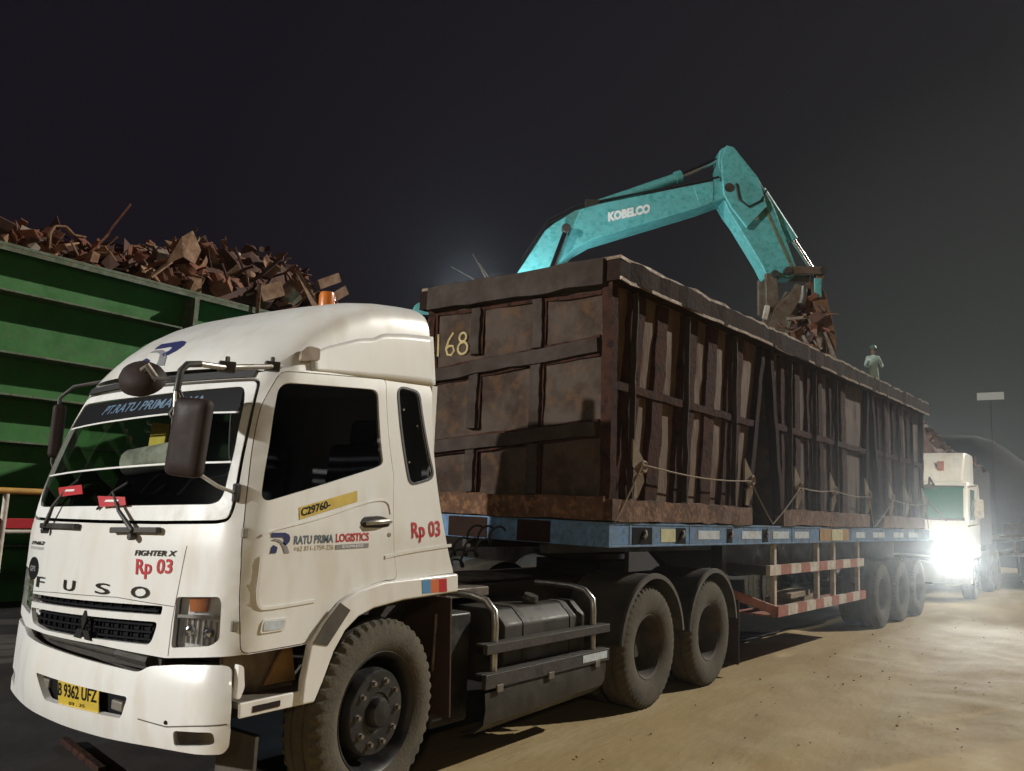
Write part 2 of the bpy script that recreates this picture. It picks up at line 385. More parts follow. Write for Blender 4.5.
# ------------------------------------------------------------------ ground
from mathutils import noise
def ground():
    def axis(lo, hi, step, far):
        a = [lo + step * i for i in range(int((hi - lo) / step) + 1)]
        d = step; p = a[-1]
        while p < far: d *= 1.35; p += d; a.append(p)
        d = step; p = a[0]; b = []
        while p > -far: d *= 1.35; p -= d; b.append(p)
        return b[::-1] + a
    X = axis(-4, 26, 0.14, 420); Y = axis(-8, 3, 0.11, 420)
    mb = MB(); vs = []
    for x in X:
        for y in Y:
            h = 0.022 * noise.noise((x * 0.8, y * 1.6, 0)) + 0.012 * noise.noise((x * 2.5, y * 3.2, 4)) + 0.008 * noise.noise((x * 6, y * 6, 9))
            # shallow wheel ruts that run along the lorry
            for ry in (-2.9, -4.7, -5.6): h -= 0.030 * math.exp(-((y - ry - 0.25 * math.sin(x * 0.16)) / 0.22) ** 2)
            wf = max(0.0, min(1.0, (-1.35 - y) / 0.5)); h = h * (0.15 + 0.85 * wf) - 0.006
            vs.append((x, y, h))
    ny = len(Y)
    fs = [(i * ny + j, (i + 1) * ny + j, (i + 1) * ny + j + 1, i * ny + j + 1) for i in range(len(X) - 1) for j in range(ny - 1)]
    mb.add(vs, fs)
    m = material('packed_earth', (0.39, 0.285, 0.135), 0.9, dirt=(0.285, 0.20, 0.09), amount=0.45, scale=0.6, second=(0.39, 0.30, 0.155), bump=0.35, bscale=18, stretch=(0.30, 1, 1), contrast=0.2)
    o = mb.build('ground', m, smooth=60); o['kind'] = 'structure'; o['label'] = 'packed brown earth of the scrap yard with shallow wheel ruts'
    return o
ground()
def shaded_ground():
    # painted shade: near-black sheet for unlit soil past the lorry, ragged at its edges
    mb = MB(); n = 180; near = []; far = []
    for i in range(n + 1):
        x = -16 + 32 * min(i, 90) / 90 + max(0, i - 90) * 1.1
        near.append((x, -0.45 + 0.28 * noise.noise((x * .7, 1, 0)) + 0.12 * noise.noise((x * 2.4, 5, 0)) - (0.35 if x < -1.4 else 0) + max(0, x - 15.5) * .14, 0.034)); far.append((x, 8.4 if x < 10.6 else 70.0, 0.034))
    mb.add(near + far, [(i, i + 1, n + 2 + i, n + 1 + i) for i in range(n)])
    o = mb.build('shaded_ground', material('painted_shade_soil', (.020, .016, .015), .75, dirt=(.034, .026, .021), amount=.4, scale=1.2, bump=.4, bscale=6)); o['kind'] = 'structure'; o['label'] = 'dark sheet standing in for unlit soil between the lorry and the green hopper'
shaded_ground()

def mound(name, cx, cy, top_r, base_r, h, m, label, ax=1.0, n=56, rings=18, rough=0.25):
    mb = MB(); vs = []
    for i in range(rings + 1):
        t = i / rings; r = base_r * (1 - t)
        z = h if r <= top_r else h * (base_r - r) / (base_r - top_r)
        for k in range(n):
            a = 2 * math.pi * k / n; rr = r * (1 + 0.10 * noise.noise((math.cos(a) * 2, math.sin(a) * 2, cx)))
            x = cx + rr * math.cos(a) * ax; y = cy + rr * math.sin(a)
            zz = z + (rough * noise.noise((x * 0.9, y * 0.9, z)) + 0.5 * rough * noise.noise((x * 2.7, y * 2.7, z))) * (0 if i == 0 else 1)
            vs.append((x, y, zz - (0.1 if i == 0 else 0)))
    fs = [(i * n + k, i * n + (k + 1) % n, (i + 1) * n + (k + 1) % n, (i + 1) * n + k) for i in range(rings) for k in range(n)]
    mb.add(vs, fs); o = mb.build(name, m, smooth=30); o['kind'] = 'structure'; o['label'] = label
    return o
M['spoil'] = material('dark_spoil', (0.075, 0.058, 0.044), 0.9, dirt=(0.045, 0.034, 0.028), amount=0.5, scale=1.5, bump=0.7, bscale=5)
mound('spoil_mound', 7.0, 4.75, 2.2, 3.1, 2.1, M['spoil'], 'dark mound of spoil that carries the excavator', ax=1.25, rough=0.12)

# ------------------------------------------------------------------ loose scrap
def scrap_piece(mb, p, size, rng, mats=4):
    k = rng.random(); m = rng.choices(range(mats), (5, 3, 1.3, 4))[0]
    rot = Matrix.Rotation(rng.uniform(0, 6.28), 3, 'Z') @ Matrix.Rotation(rng.uniform(-1.1, 1.1), 3, 'X') @ Matrix.Rotation(rng.uniform(-1.1, 1.1), 3, 'Y')
    p = Vector(p)
    if k < 0.55:                                             # bent plate
        L = size * rng.uniform(0.5, 1.2); Wd_ = size * rng.uniform(0.3, 0.9); n = rng.choice((2, 3, 4)); t = 0.012 + size * 0.012
        a = 0.0; pts = [Vector((0, 0, 0))]
        for i in range(n):
            a += rng.uniform(-0.9, 0.9); pts.append(pts[-1] + Vector((math.cos(a), 0, math.sin(a))) * (L / n))
        mid = sum(pts, Vector()) / len(pts); vs = []
        for q in pts:
            wv = Wd_ * rng.uniform(0.7, 1.1)
            for s in (-1, 1):
                for up in (0, 1): vs.append(p + rot @ (q - mid + Vector((0, s * wv / 2, up * t))))
        fs = []
        for i in range(n):
            b = i * 4; c = b + 4
            fs += [(b, c, c + 2, b + 2), (b + 1, b + 3, c + 3, c + 1), (b, b + 1, c + 1, c), (b + 2, c + 2, c + 3, b + 3)]
        fs += [(0, 2, 3, 1), (n * 4, n * 4 + 1, n * 4 + 3, n * 4 + 2)]
        mb.add(vs, fs, m)
    elif k < 0.78:                                           # bar or pipe, slightly bent
        L = size * rng.uniform(0.7, 1.9); r = 0.012 + size * rng.uniform(0.015, 0.05)
        q = [Vector((-L / 2, 0, 0)), Vector((rng.uniform(-.2, .2) * L, rng.uniform(-.12, .12) * L, rng.uniform(-.12, .12) * L)), Vector((L / 2, 0, 0))]
        mb.tube([p + rot @ v for v in q], r, 6, m)
    elif k < 0.83:                                           # hoop or curled wire
        r1 = size * rng.uniform(.25, .6); a1 = rng.uniform(2.5, 6.0); mb.tube([p + rot @ Vector((r1 * math.cos(a1 * i / 12), r1 * math.sin(a1 * i / 12), .12 * size * i / 12)) for i in range(13)], size * rng.uniform(.015, .05), 6, m)
    elif k < 0.87:                                           # short drum or wheel rim
        r1 = size * rng.uniform(.2, .42); h1 = size * rng.uniform(.12, .6); mb.tube([p - rot @ Vector((0, 0, h1 / 2)), p + rot @ Vector((0, 0, h1 / 2))], r1, 14, m)
    elif k < 0.9:                                            # angle section
        L = size * rng.uniform(0.6, 1.4); b = size * rng.uniform(0.1, 0.22)
        mb.obox(p, (L, b, 0.015), rot, m); mb.obox(p + rot @ Vector((0, b / 2, b / 2)), (L, 0.015, b), rot, m)
    else:                                                    # crumpled lump
        vs = [p + rot @ Vector((x * size * rng.uniform(.15, .4), y * size * rng.uniform(.15, .4), z * size * rng.uniform(.1, .3))) for x in (-1, 1) for y in (-1, 1) for z in (-1, 1)]
        mb.add(vs, [(0, 1, 3, 2), (4, 6, 7, 5), (0, 4, 5, 1), (2, 3, 7, 6), (0, 2, 6, 4), (1, 5, 7, 3)], m)

# ------------------------------------------------------------------ green hopper with its heap
HX0, HX1, HY = -6.0, 10.5, 8.2
hop = thing('green_hopper', 'tall green steel hopper wall with horizontal ledges, heaped with scrap', 'hopper', (2, 8.5, 0))
def hb(mb, *a, **k): return mb
def at_hop(mb):                                              # world coordinates to the hopper's own
    mb.v = [(x - 2, y - 8.5, z) for x, y, z in mb.v]; return mb
b = MB(); b.box(HX0, HX1, HY + 0.34, HY + 0.39, 0.0, 5.12); at_hop(b).build('side_plate', M['green'], hop)
b = MB(); b.box(HX0, HX1, HY + 2.6, HY + 2.65, 0.0, 5.0); b.box(HX0, HX0 + .05, HY + .4, HY + 2.6, 0, 5.0); b.box(HX1 - .05, HX1, HY + .4, HY + 2.6, 0, 5.0)
at_hop(b).build('back_plate', M['green'], hop)
for z, d in ((4.5, 0.31), (3.60, 0.33), (3.00, 0.29), (2.33, 0.21), (1.62, 0.30), (0.85, 0.30)):
    xs = [HX0, -3.1, 0.2, 4.38, 5.72, HX1]
    b = MB(); b.box(HX0, 4.25 if z > 4 else 4.39, HY + 0.34 - d, HY + 0.34, z - 0.03, z); b.box(4.53, HX1, HY + 0.34 - d, HY + 0.34, z - 0.03, z)
    at_hop(b).build('ledge', [M['greenedge']], hop, bevel=0.006)
b = MB(); b.box(HX0, HX1, HY + 0.09, HY + 0.45, 5.14, 5.19); b.box(HX0, HX1, HY + 0.088, HY + 0.11, 5.07, 5.138)
at_hop(b).build('top_flange', M['greenedge'], hop, bevel=0.006)
for x in (-3.1, 4.46, 8.2):
    b = MB(); b.box(x - 0.045, x + 0.045, HY - 0.0, HY + 0.335, 0.0, 5.06); at_hop(b).build('post', M['greenedge'], hop, bevel=0.006)

rng = random.Random(11)
prof = [(-6, 5.3), (0, 5.45), (1.5, 5.75), (3.0, 5.78), (3.9, 5.95), (4.4, 6.30), (5.4, 6.50), (6.3, 6.72), (7.0, 6.72), (7.7, 6.40), (8.4, 6.02), (9.4, 5.55), (10.4, 5.1)]
def heap_h(x):
    for (a, ha), (c, hc) in zip(prof, prof[1:]):
        if a <= x <= c: return ha + (hc - ha) * (x - a) / (c - a)
    return 5.2
b = MB()
nx_ = 60; vs = []
for i in range(nx_ + 1):
    x = HX0 + 0.1 + (HX1 - HX0 - 0.2) * i / nx_
    for j in range(9):
        t = j / 8; y = HY + 0.42 + 2.15 * t
        z = 4.95 + (heap_h(x) - 5.1) * math.sin(math.pi * min(1, t * 1.15 + 0.05)) ** 0.8 + 0.10 * noise.noise((x * 3, y * 3, 2))
        vs.append((x, y, z))
b.add(vs, [(i * 9 + j, (i + 1) * 9 + j, (i + 1) * 9 + j + 1, i * 9 + j + 1) for i in range(nx_) for j in range(8)], 3)
for i in range(1500):
    x = rng.uniform(HX0 + .2, HX1 - .3); t = rng.random() ** 1.3; y = HY + 0.35 + 1.7 * t
    if x < -1 and rng.random() < .5: continue
    z = 5.05 + (heap_h(x) - 5.05) * math.sin(math.pi * min(.62, t * 0.62 + 0.12)) * rng.uniform(0.55, 1.06)
    scrap_piece(b, (x, y, z), rng.choice((0.22, 0.3, 0.42, 0.55)), rng)
heap = b.build('scrap_heap', SCR); tag(heap, 'rusty tangled heap of scrap plates, bars and pipes in the green hopper', 'scrap heap', kind='stuff')
# pieces that stand out of the heap
def strip(pts, wd, th, m, name, label, cat, group=None):
    mb = MB()
    for a, c in zip(pts, pts[1:]): mb.beam(a, c, wd, th)
    o = mb.build(name, m, bevel=0.004); return tag(o, label, cat, group)
strip([(2.75, 8.75, 5.42), (3.02, 8.7, 5.86), (3.08, 8.68, 6.02), (3.30, 8.62, 6.46)], 0.10, 0.035, M['scrap1'], 'scrap_bar', 'long thin rusty bar rising out of the scrap heap', 'scrap bar')
strip([(2.10, 8.6, 5.25), (2.08, 8.6, 5.58), (2.14, 8.6, 5.72), (2.30, 8.6, 5.76), (2.44, 8.6, 5.66), (2.62, 8.6, 5.68)], 0.09, 0.03, M['scrap2'], 'scrap_strip', 'rusty strip bent into a hook at the left of the scrap heap', 'scrap strip')
b = MB()
b.add([(3.98, 8.5, 5.60), (4.22, 8.5, 6.15), (4.42, 8.5, 6.33), (4.62, 8.5, 6.02), (4.50, 8.46, 5.72), (4.24, 8.42, 5.78), (4.05, 8.6, 5.55), (4.3, 8.8, 6.1), (4.45, 8.75, 6.3), (4.7, 8.8, 6.0)],
      [(0, 1, 5), (1, 2, 5), (2, 3, 4, 5), (0, 6, 7, 1), (1, 7, 8, 2), (2, 8, 9, 3)])
tag(b.build('scrap_sheet', M['scrap2'], solid=0.02), 'pale folded steel sheet peaking out of the scrap heap', 'scrap sheet')
strip([(3.62, 8.35, 5.23), (3.98, 8.38, 5.60)], 0.16, 0.03, M['scrap2'], 'scrap_plank', 'short tan steel offcut leaning on the hopper rim', 'scrap offcut')
for i, (x, z, a, lab) in enumerate(((7.62, 6.20, 0.5, 'upper of two tilted brown plates at the right end of the scrap heap'), (7.86, 5.95, 0.62, 'lower of two tilted brown plates at the right end of the scrap heap'))):
    b = MB(); b.obox((x, 8.5, z), (0.62, 0.05, 0.20), Matrix.Rotation(-a, 3, 'Y')); tag(b.build('scrap_plate', M['scrap2'], bevel=0.006), lab, 'scrap plate', 'tilted plates on the heap')
b = MB(); b.obox((6.15, 8.42, 5.62), (0.55, 0.04, 0.30), Matrix.Rotation(-.45, 3, 'Y')); tag(b.build('scrap_slab', M['scrap2'], bevel=0.006), 'flat tan panel at the foot of the scrap heap near the rim', 'scrap panel')
b = MB(); b.add([(6.72, 8.5, 6.2), (6.80, 8.46, 6.22), (7.45, 8.4, 5.45), (7.25, 8.4, 5.42)], [(0, 1, 2, 3)]); tag(b.build('scrap_wedge', M['scrap2'], solid=0.03), 'long tapered blade of steel lying down the heap', 'scrap blade')
b = MB(); b.beam((5.72, 8.22, 5.0), (5.74, 8.24, 5.62), 0.07, 0.03); tag(b.build('scrap_stake', M['scrap2'], bevel=0.004), 'upright flat bar standing against the hopper rim', 'scrap bar')

# ------------------------------------------------------------------ yellow hand rail beside the hopper
rl = thing('hand_rail', 'yellow topped pipe rail with a red board in front of the green hopper', 'railing', (0, 5, 0))
b = MB(); b.tube([(-3.0, 0, 1.63), (3.2, 0, 1.63)], 0.035, 12); b.build('top_pipe', M['railyellow'], rl, smooth=40)
b = MB(); b.box(-3.0, 3.2, -0.012, 0.012, 1.235, 1.34); b.build('kick_board', M['red'], rl, bevel=0.004)
b = MB(); b.tube([(-3.0, 0, 1.20), (3.2, 0, 1.20)], 0.022, 10); b.build('lower_pipe', M['guardwhite'], rl, smooth=40)
for x in (-2.6, -1.1, 0.44, 1.9):
    b = MB(); b.tube([(x, 0.0, 0.0), (x, 0.0, 1.60)], 0.03, 10); b.build('post', M['scrap2'] if x != 0.44 else M['guardwhite'], rl, smooth=40)

# ------------------------------------------------------------------ far right: stockpile, board on a mast
def stockpile():
    mb = MB(); X0, X1 = 42.0, 60.0; n = 40; k = 30; vs = []
    # ridge that runs away to the left and falls to the right (towards -y)
    for i in range(n + 1):
        y = 14 - 30 * i / n
        hgt = 6.5 if y > 0.9 else max(0.0, 6.5 - (0.9 - y) * 0.80)
        hgt *= 1 + 0.02 * noise.noise((y * 1.3, 0, 3))
        for j in range(k + 1):
            t = j / k; x = X0 - 3 + (X1 - X0 + 3) * t
            z = hgt * min(1.0, t * 3.2) + 0.18 * noise.noise((x * 1.2, y * 1.2, 5)) + 0.1 * noise.noise((x * 3, y * 3, 1))
            vs.append((x, y, max(-0.05, z) if hgt > 0.02 and t > 0 else -0.05))
    mb.add(vs, [(i * (k + 1) + j, (i + 1) * (k + 1) + j, (i + 1) * (k + 1) + j + 1, i * (k + 1) + j + 1) for i in range(n) for j in range(k)])
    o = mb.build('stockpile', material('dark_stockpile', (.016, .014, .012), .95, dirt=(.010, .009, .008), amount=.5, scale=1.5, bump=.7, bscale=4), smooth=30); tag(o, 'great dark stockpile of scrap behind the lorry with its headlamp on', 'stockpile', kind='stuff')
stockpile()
bd = thing('sign_board', 'small pale rectangular board high on a thin dark mast against the night sky', 'board', (30.0, -1.15, 0))
b = MB(); b.box(-0.03, 0.03, -0.42, 0.42, 6.20, 6.47); b.build('panel', material('pale_board_added_glow', (.35, .35, .32), .5, emis=(.95, .95, .84), estr=.10), bd, bevel=0.01)  # emission added to keep the pale board from going dark
b = MB(); b.tube([(0.06, 0.0, 0.0), (0.06, 0.0, 6.4)], [0.018, 0.008], 8); b.build('mast', M['scrap4'], bd, smooth=40)

# ------------------------------------------------------------------ loose stones and bits on the earth
rg_ = random.Random(31); b = MB()
for i in range(320):
    t = rg_.random() ** 1.7; x = 1.0 + 18 * t; y = rg_.uniform(-7.0 - 2.0 * t, -1.45); s_ = rg_.choice((.006, .008, .010, .013)) * rg_.uniform(.7, 1.4)
    rot = Matrix.Rotation(rg_.uniform(0, 6.28), 3, 'Z') @ Matrix.Rotation(rg_.uniform(-.5, .5), 3, 'X'); c = Vector((x, y, .004 + s_ * .3))
    vs = [c + rot @ Vector((q[0] * s_ * rg_.uniform(.6, 1.3), q[1] * s_ * rg_.uniform(.6, 1.3), q[2] * s_ * rg_.uniform(.4, .8))) for q in ((1, 0, 0), (0, 1, 0), (-1, 0, 0), (0, -1, 0), (0, 0, 1), (0, 0, -1))]
    b.add(vs, [(0, 1, 4), (1, 2, 4), (2, 3, 4), (3, 0, 4), (1, 0, 5), (2, 1, 5), (3, 2, 5), (0, 3, 5)], rg_.choice((0, 0, 0, 1)))
gv = b.build('loose_stones', [material('earthy_stone', (.30, .22, .12), .9, dirt=(.22, .155, .08), amount=.5, scale=9), M['scrap2']]); tag(gv, 'small stones and rust flakes strewn over the packed earth', 'stones', kind='stuff')
YC=-.1
def Wd(z): return 1.1-.13*max(0.0,min(1.0,(z-1.5)/.85))-max(0.0,z-2.35)*.22
def xfz(z):
    if z<1.4: return -1.25
    t=z-1.4
    return -1.25+.1*t+.17*t*t/ .93 if t<.93 else -1.25+.093+.158+(t-.93)*.45
KB=.13; RC=.14
def plan(z):
    W=Wd(z); y0=W-RC; th=math.atan(2*KB*y0); Rp=RC/(1-math.sin(th)); x0=xfz(z)+KB*y0*y0
    return W,y0,th,Rp,x0,x0+Rp*math.cos(th),y0+Rp*(math.pi/2-th)   # ...,xe,ue
def cabp(u,z,off=0.0):
    W,y0,th,Rp,x0,xe,ue=plan(z); a=abs(u); s=-1 if u>=0 else 1
    if a<=y0: x=xfz(z)+KB*a*a; y=a; t=math.atan(2*KB*a)
    elif a<=ue: t=th+(a-y0)/Rp; x=x0+Rp*(math.cos(th)-math.cos(t)); y=y0+Rp*(math.sin(t)-math.sin(th))
    else: x=xe+a-ue; y=W; t=math.pi/2
    return (x-off*math.cos(t), YC+s*(y+off*math.sin(t)), z)
def su(x,z):
    W,y0,th,Rp,x0,xe,ue=plan(z)
    if x>=xe: return ue+x-xe
    c=math.cos(th)-(x-x0)/Rp
    if c>=math.cos(th): return y0
    return y0+Rp*(math.acos(max(-1,min(1,c)))-th)
def fu(y,z):
    W,y0,th,Rp,x0,xe,ue=plan(z); a=abs(y-YC)
    if a>y0: a=y0+Rp*(math.asin(min(1,math.sin(th)+(a-y0)/Rp))-th)
    return -a if y>YC else a
# ------------------------------------------------------------------ white tractor lorry; x runs rearward from the front axle, -y is the near side
def S(x, z): return (su(x, z), z)                                   # near-side point on the cab skin
def P(off): return lambda u, z: cabp(u, z, off)
def PS(off): return lambda x, z: cabp(su(x, z), z, off)              # same, addressed by x and z
tr = thing('tractor_lorry', 'white lorry in front with blue logo and red lettering on its door, hauling the flatbed', 'lorry', (0, 0, 0))

near_low = [(.49, 1.265), (-.15, 1.238), (-.34, 1.20), (-.46, 1.15), (-.57, 1.05), (-.65, .95)]
low = [S(*p) for p in near_low] + [(1.121, .937), (.99, .925), (.70, .889), (.198, .892)]
far_low = [(-u, z) for u, z in low[:8]][::-1]
outer = low + [(-.44, .870), (-.80, .866)] + far_low
top_near = [S(.36, 2.46), S(-.07, 2.43), (.985, 2.362), (.85, 2.335)]
outer = outer + [(-u, z) for u, z in top_near] + [(-.4, 2.325), (0, 2.33), (.4, 2.335)] + top_near[::-1]
door = [(.966, 2.344), (.952, 2.154), (.986, 1.968), (1.032, 1.755), (1.064, 1.57), (1.087, 1.38), (1.094, 1.192), (1.121, .945)] + [S(x, z) for x, z in
        ((-.655, .958), (-.575, 1.052), (-.465, 1.152), (-.342, 1.202), (-.15, 1.243), (-.02, 1.25), (-.045, 1.83), (-.07, 2.415))]
door = rnd(door, .035, 4)
ws_seal = rnd([(.885, 2.304), (.946, 2.02), (.986, 1.763), (1.002, 1.626), (.99, 1.56), (.922, 1.545), (.551, 1.525), (.045, 1.507), (-.5, 1.493), (-.89, 1.485), (-.975, 1.50), (-.995, 1.60),
               (-.975, 1.76), (-.94, 2.0), (-.87, 2.26), (-.82, 2.285), (0, 2.292)], .05, 4)
ws_glass = rnd([(.80, 2.258), (.845, 2.18), (.905, 1.913), (.923, 1.70), (.905, 1.652), (.851, 1.637), (.192, 1.605), (-.785, 1.567), (-.90, 1.572), (-.945, 1.64), (-.94, 1.80), (-.90, 2.03), (-.825, 2.215), (-.78, 2.222), (-.04, 2.226)], .04, 4)
win = rnd([S(*p) for p in ((-.985, 1.655), (-.925, 1.95), (-.845, 2.285), (-.14, 2.345), (-.125, 1.905), (-.20, 1.875), (-.60, 1.76))], .06, 5)
qwin = rnd([S(*p) for p in ((.04, 2.385), (.215, 2.375), (.31, 1.85), (.10, 1.80))], .05, 5)
farwin = [(-u, z) for u, z in win][::-1]; farq = [(-u, z) for u, z in qwin][::-1]
hl = rnd([(.735, 1.182), (.993, 1.203), (1.007, 1.175), (1.013, 1.005), (.968, .974), (.732, .940)], .02, 3)
hlf = [(-u, z) for u, z in hl][::-1]
gr_up = rnd([(-.775, 1.060), (.651, 1.131), (.644, 1.087), (-.753, 1.015)], .012, 3)
gr_lo = rnd([(-.737, .983), (-.45, .998), (.628, 1.052), (.60, .963), (.575, .937), (.098, .915), (-.055, .907), (-.441, .890), (-.657, .901)], .03, 4)
W_ = M['white']
cab = sheet('cab_shell', outer, [shrink(door, -.006), ws_seal, qwin, farwin, farq, hl, hlf, gr_up, gr_lo], .045, P(0), W_, tr, .025)
# door with its glass, handle and lettering
dr = sheet('door', door, [win], .045, P(.002), W_, tr, .03)
ring('window_seal', win, -.022, .05, P(.006), M['rubber'], dr, .012)
sheet('window_glass', win, [], .08, P(-.012), M['glass_dark'], dr)
# pressed relief lines on the door: the raised lower panel and the waist swage
def line(name, pts, wd, off, m, parent, th=.004, side=True):
    for _ in range(2):
        q = [pts[0]]
        for a, c in zip(pts, pts[1:]): q += [(a[0] * .75 + c[0] * .25, a[1] * .75 + c[1] * .25), (a[0] * .25 + c[0] * .75, a[1] * .25 + c[1] * .75)]
        pts = (q + [pts[-1]]) if side else pts
    pts = dense(pts, .03, closed=False); l = []; r_ = []
    for i, p in enumerate(pts):
        a = Vector(pts[max(0, i - 1)]); b = Vector(pts[min(len(pts) - 1, i + 1)]); d = (b - a).normalized(); n = Vector((-d.y, d.x)) * wd / 2
        l.append(tuple(Vector(p) + n)); r_.append(tuple(Vector(p) - n))
    mb = MB(); k = len(pts); f = (PS if side else P)
    vs = [f(off)(*p) for p in l] + [f(off)(*p) for p in r_] + [f(off - th)(*p) for p in l] + [f(off - th)(*p) for p in r_]
    fs = []
    for i in range(k - 1):
        fs += [(i, i + 1, k + i + 1, k + i), (i, 2 * k + i, 2 * k + i + 1, i + 1), (k + i, k + i + 1, 3 * k + i + 1, 3 * k + i)]
    mb.add(vs, fs); return mb.build(name, m, parent, smooth=30)
M['seam'] = material('panel_gap', (0.10, 0.085, 0.065), 0.8)
line('swage', [(-.985, 1.50), (-.93, 1.525), (-.62, 1.585), (-.30, 1.675), (-.16, 1.700), (-.095, 1.685), (-.085, 1.62)], .010, .0075, W_, dr, .006)
line('swage', [(-.98, 1.40), (-.985, 1.20), (-.97, 1.155), (-.93, 1.145), (-.62, 1.165)], .014, .0085, W_, dr, .007)
line('waist_crease', [(-.13, 1.375), (.05, 1.402), (.45, 1.435)], .018, .0065, W_, cab, .006)
# handle
hd = MB()
hd.prism(rnd([(-.335, 1.562), (-.30, 1.600), (-.17, 1.607), (-.085, 1.585), (-.10, 1.545), (-.20, 1.530), (-.30, 1.532)], .03, 4), 'y', -1.196, -1.178)
h_o = hd.build('handle', M['black'], dr, bevel=.004)
b = MB(); b.tube([(-.30, -1.205, 1.563), (-.25, -1.222, 1.570), (-.15, -1.222, 1.578), (-.10, -1.205, 1.575)], [.010, .014, .014, .010], 10); b.build('pull', M['steel'], h_o, smooth=50)
b = MB(); b.tube([(-.105, -1.182, 1.500), (-.105, -1.204, 1.500)], .012, 12); b.build('lock', M['steel'], dr, smooth=40)
# lettering on the door
def side_text(name, s, x0, x1, zb0, zb1, h0, h1, m, parent, bold=0.02, shear=0.0, space=1.0):
    return lettering(name, s, ((x0, zb0), (x1, zb1), (x1, zb1 + h1), (x0, zb0 + h0)), PS(.0035), m, parent, bold, shear, space)
def patch(name, poly, off, m, parent, th=.002): return sheet(name, poly, [], .04, PS(off), m, parent, th)
R_BLUE = [(0, 1), (.72, 1), (.92, .92), (1, .75), (.97, .56), (.87, .43), (.74, .36), (.60, .48), (.70, .60), (.68, .72), (.56, .78), (0, .78)]
R_LEG = [(0, 0), (.30, 0), (.36, .28), (.14, .40), (.04, .30)]
R_SWOOSH = [(0, .64), (.3, .60), (.52, .48), (.68, .24), (.76, 0), (1.02, 0), (.88, .30), (.66, .54), (.40, .68), (.1, .71)]
def place(poly, x0, z0, w, h): return [(x0 + a * w, z0 + c * h) for a, c in poly]
for pl, mm in ((R_BLUE, 'navy'), (R_LEG, 'navy'), (R_SWOOSH, 'greyvinyl')):
    patch('logo', place(pl, -.930, 1.412, .115, .10), .0055, M[mm], dr)
side_text('lettering', 'RATU PRIMA', -.788, -.525, 1.452, 1.460, .044, .044, M['slate'], dr, .03)
side_text('lettering', 'LOGISTICS', -.508, -.265, 1.461, 1.468, .046, .046, M['red'], dr, .03)
side_text('lettering', '+62 811-1759-226', -.785, -.52, 1.418, 1.424, .026, .026, M['tan'], dr, .01)
patch('bar', [(-.505, 1.425), (-.265, 1.432), (-.265, 1.455), (-.505, 1.448)], .005, M['greyvinyl'], dr)
side_text('lettering', 'EXPRESS', -.46, -.305, 1.431, 1.436, .014, .014, M['white_clean'], dr, .02).location = (0, -.002, 0)
yl = patch('sticker', [(-.755, 1.578), (-.345, 1.682), (-.345, 1.742), (-.755, 1.640)], .005, M['yellow'], dr)
lettering('lettering', 'C29760-', ((-.745, 1.592), (-.545, 1.643), (-.545, 1.685), (-.745, 1.636)), PS(.0066), M['ink'], yl, .03)
side_text('lettering', 'Rp 03', .085, .345, 1.452, 1.462, .122, .125, M['red'], cab, .02)
# hinges and the side marker lamp
for z in (1.51, 1.07):
    b = MB(); x = cabp(1.075, z)[0]; y = cabp(1.075, z)[1]; b.obox((x, y - .004, z), (.03, .02, .05)); b.build('hinge', M['dullsteel'], tr, bevel=.005)
mk = sheet('marker_lamp', rnd([(-.955, 1.03), (-.80, 1.035), (-.795, 1.095), (-.945, 1.095)], .018, 4), [], .05, PS(.009), M['reflector'], tr, .012)
sheet('lens', rnd([(-.94, 1.04), (-.815, 1.045), (-.81, 1.087), (-.935, 1.087)], .014, 4), [], .05, PS(.012), M['reflect'], mk, .003)
# far side and quarter windows
ring('quarter_seal', qwin, .014, .05, P(.004), M['rubber'], tr, .01)
sheet('quarter_window', qwin, [], .08, P(-.010), M['glass_dark'], tr)
for q in ((.075, 2.25), (.19, 2.16), (.10, 1.93), (.275, 1.98)):
    b = MB(); c = cabp(su(*q), q[1], -.004); b.tube([(c[0], c[1] + .004, c[2]), (c[0], c[1] - .004, c[2])], .007, 8); b.build('clip', M['dullsteel'], tr)
ring('window_seal', farwin, -.02, .05, P(.004), M['rubber'], tr, .01)
sheet('window_glass', farwin, [], .1, P(-.012), M['glass'], tr)
sheet('quarter_window', farq, [], .1, P(-.012), M['glass_dark'], tr)
# windscreen
wsg = sheet('windscreen', ws_glass, [], .06, P(-.006), M['glass'], tr)
sheet('windscreen_band', shrink(ws_seal, .018), [ws_glass], .06, P(.001), M['white_clean'], wsg, .006)
ring('windscreen_seal', ws_seal, -.026, .06, P(.010), M['rubber'], wsg, .016)
sheet('sun_strip', shrink(ws_glass[:0] + [(.80, 2.255), (.838, 2.118), (.292, 2.111), (-.137, 2.090), (-.880, 2.063), (-.82, 2.206), (-.78, 2.216), (-.04, 2.222)], .004), [], .06, P(-.003), M['ink'], wsg)
line('strip_edge', [(-.875, 2.058), (-.137, 2.088), (.292, 2.110), (.84, 2.114)], .010, -.001, M['white_clean'], wsg, .001, side=False)
line('strip_edge', [(-.930, 1.757), (-.55, 1.778), (-.132, 1.801), (.458, 1.834), (.905, 1.852)], .010, -.001, M['white_clean'], wsg, .001, side=False)
lettering('lettering', 'PT.RATU PRIMA JAYA', ((-.43, 2.112), (.57, 2.140), (.55, 2.212), (-.40, 2.184)), P(-.0005), M['striptext'], wsg, .02, .25)
sheet('lower_tint', [(-.925, 1.60), (-.785, 1.572), (.192, 1.610), (.851, 1.642), (.915, 1.665), (.905, 1.845), (.458, 1.826), (-.132, 1.793), (-.55, 1.770), (-.925, 1.752)], [], .06, P(-.0035), M['glass_dark'], wsg)
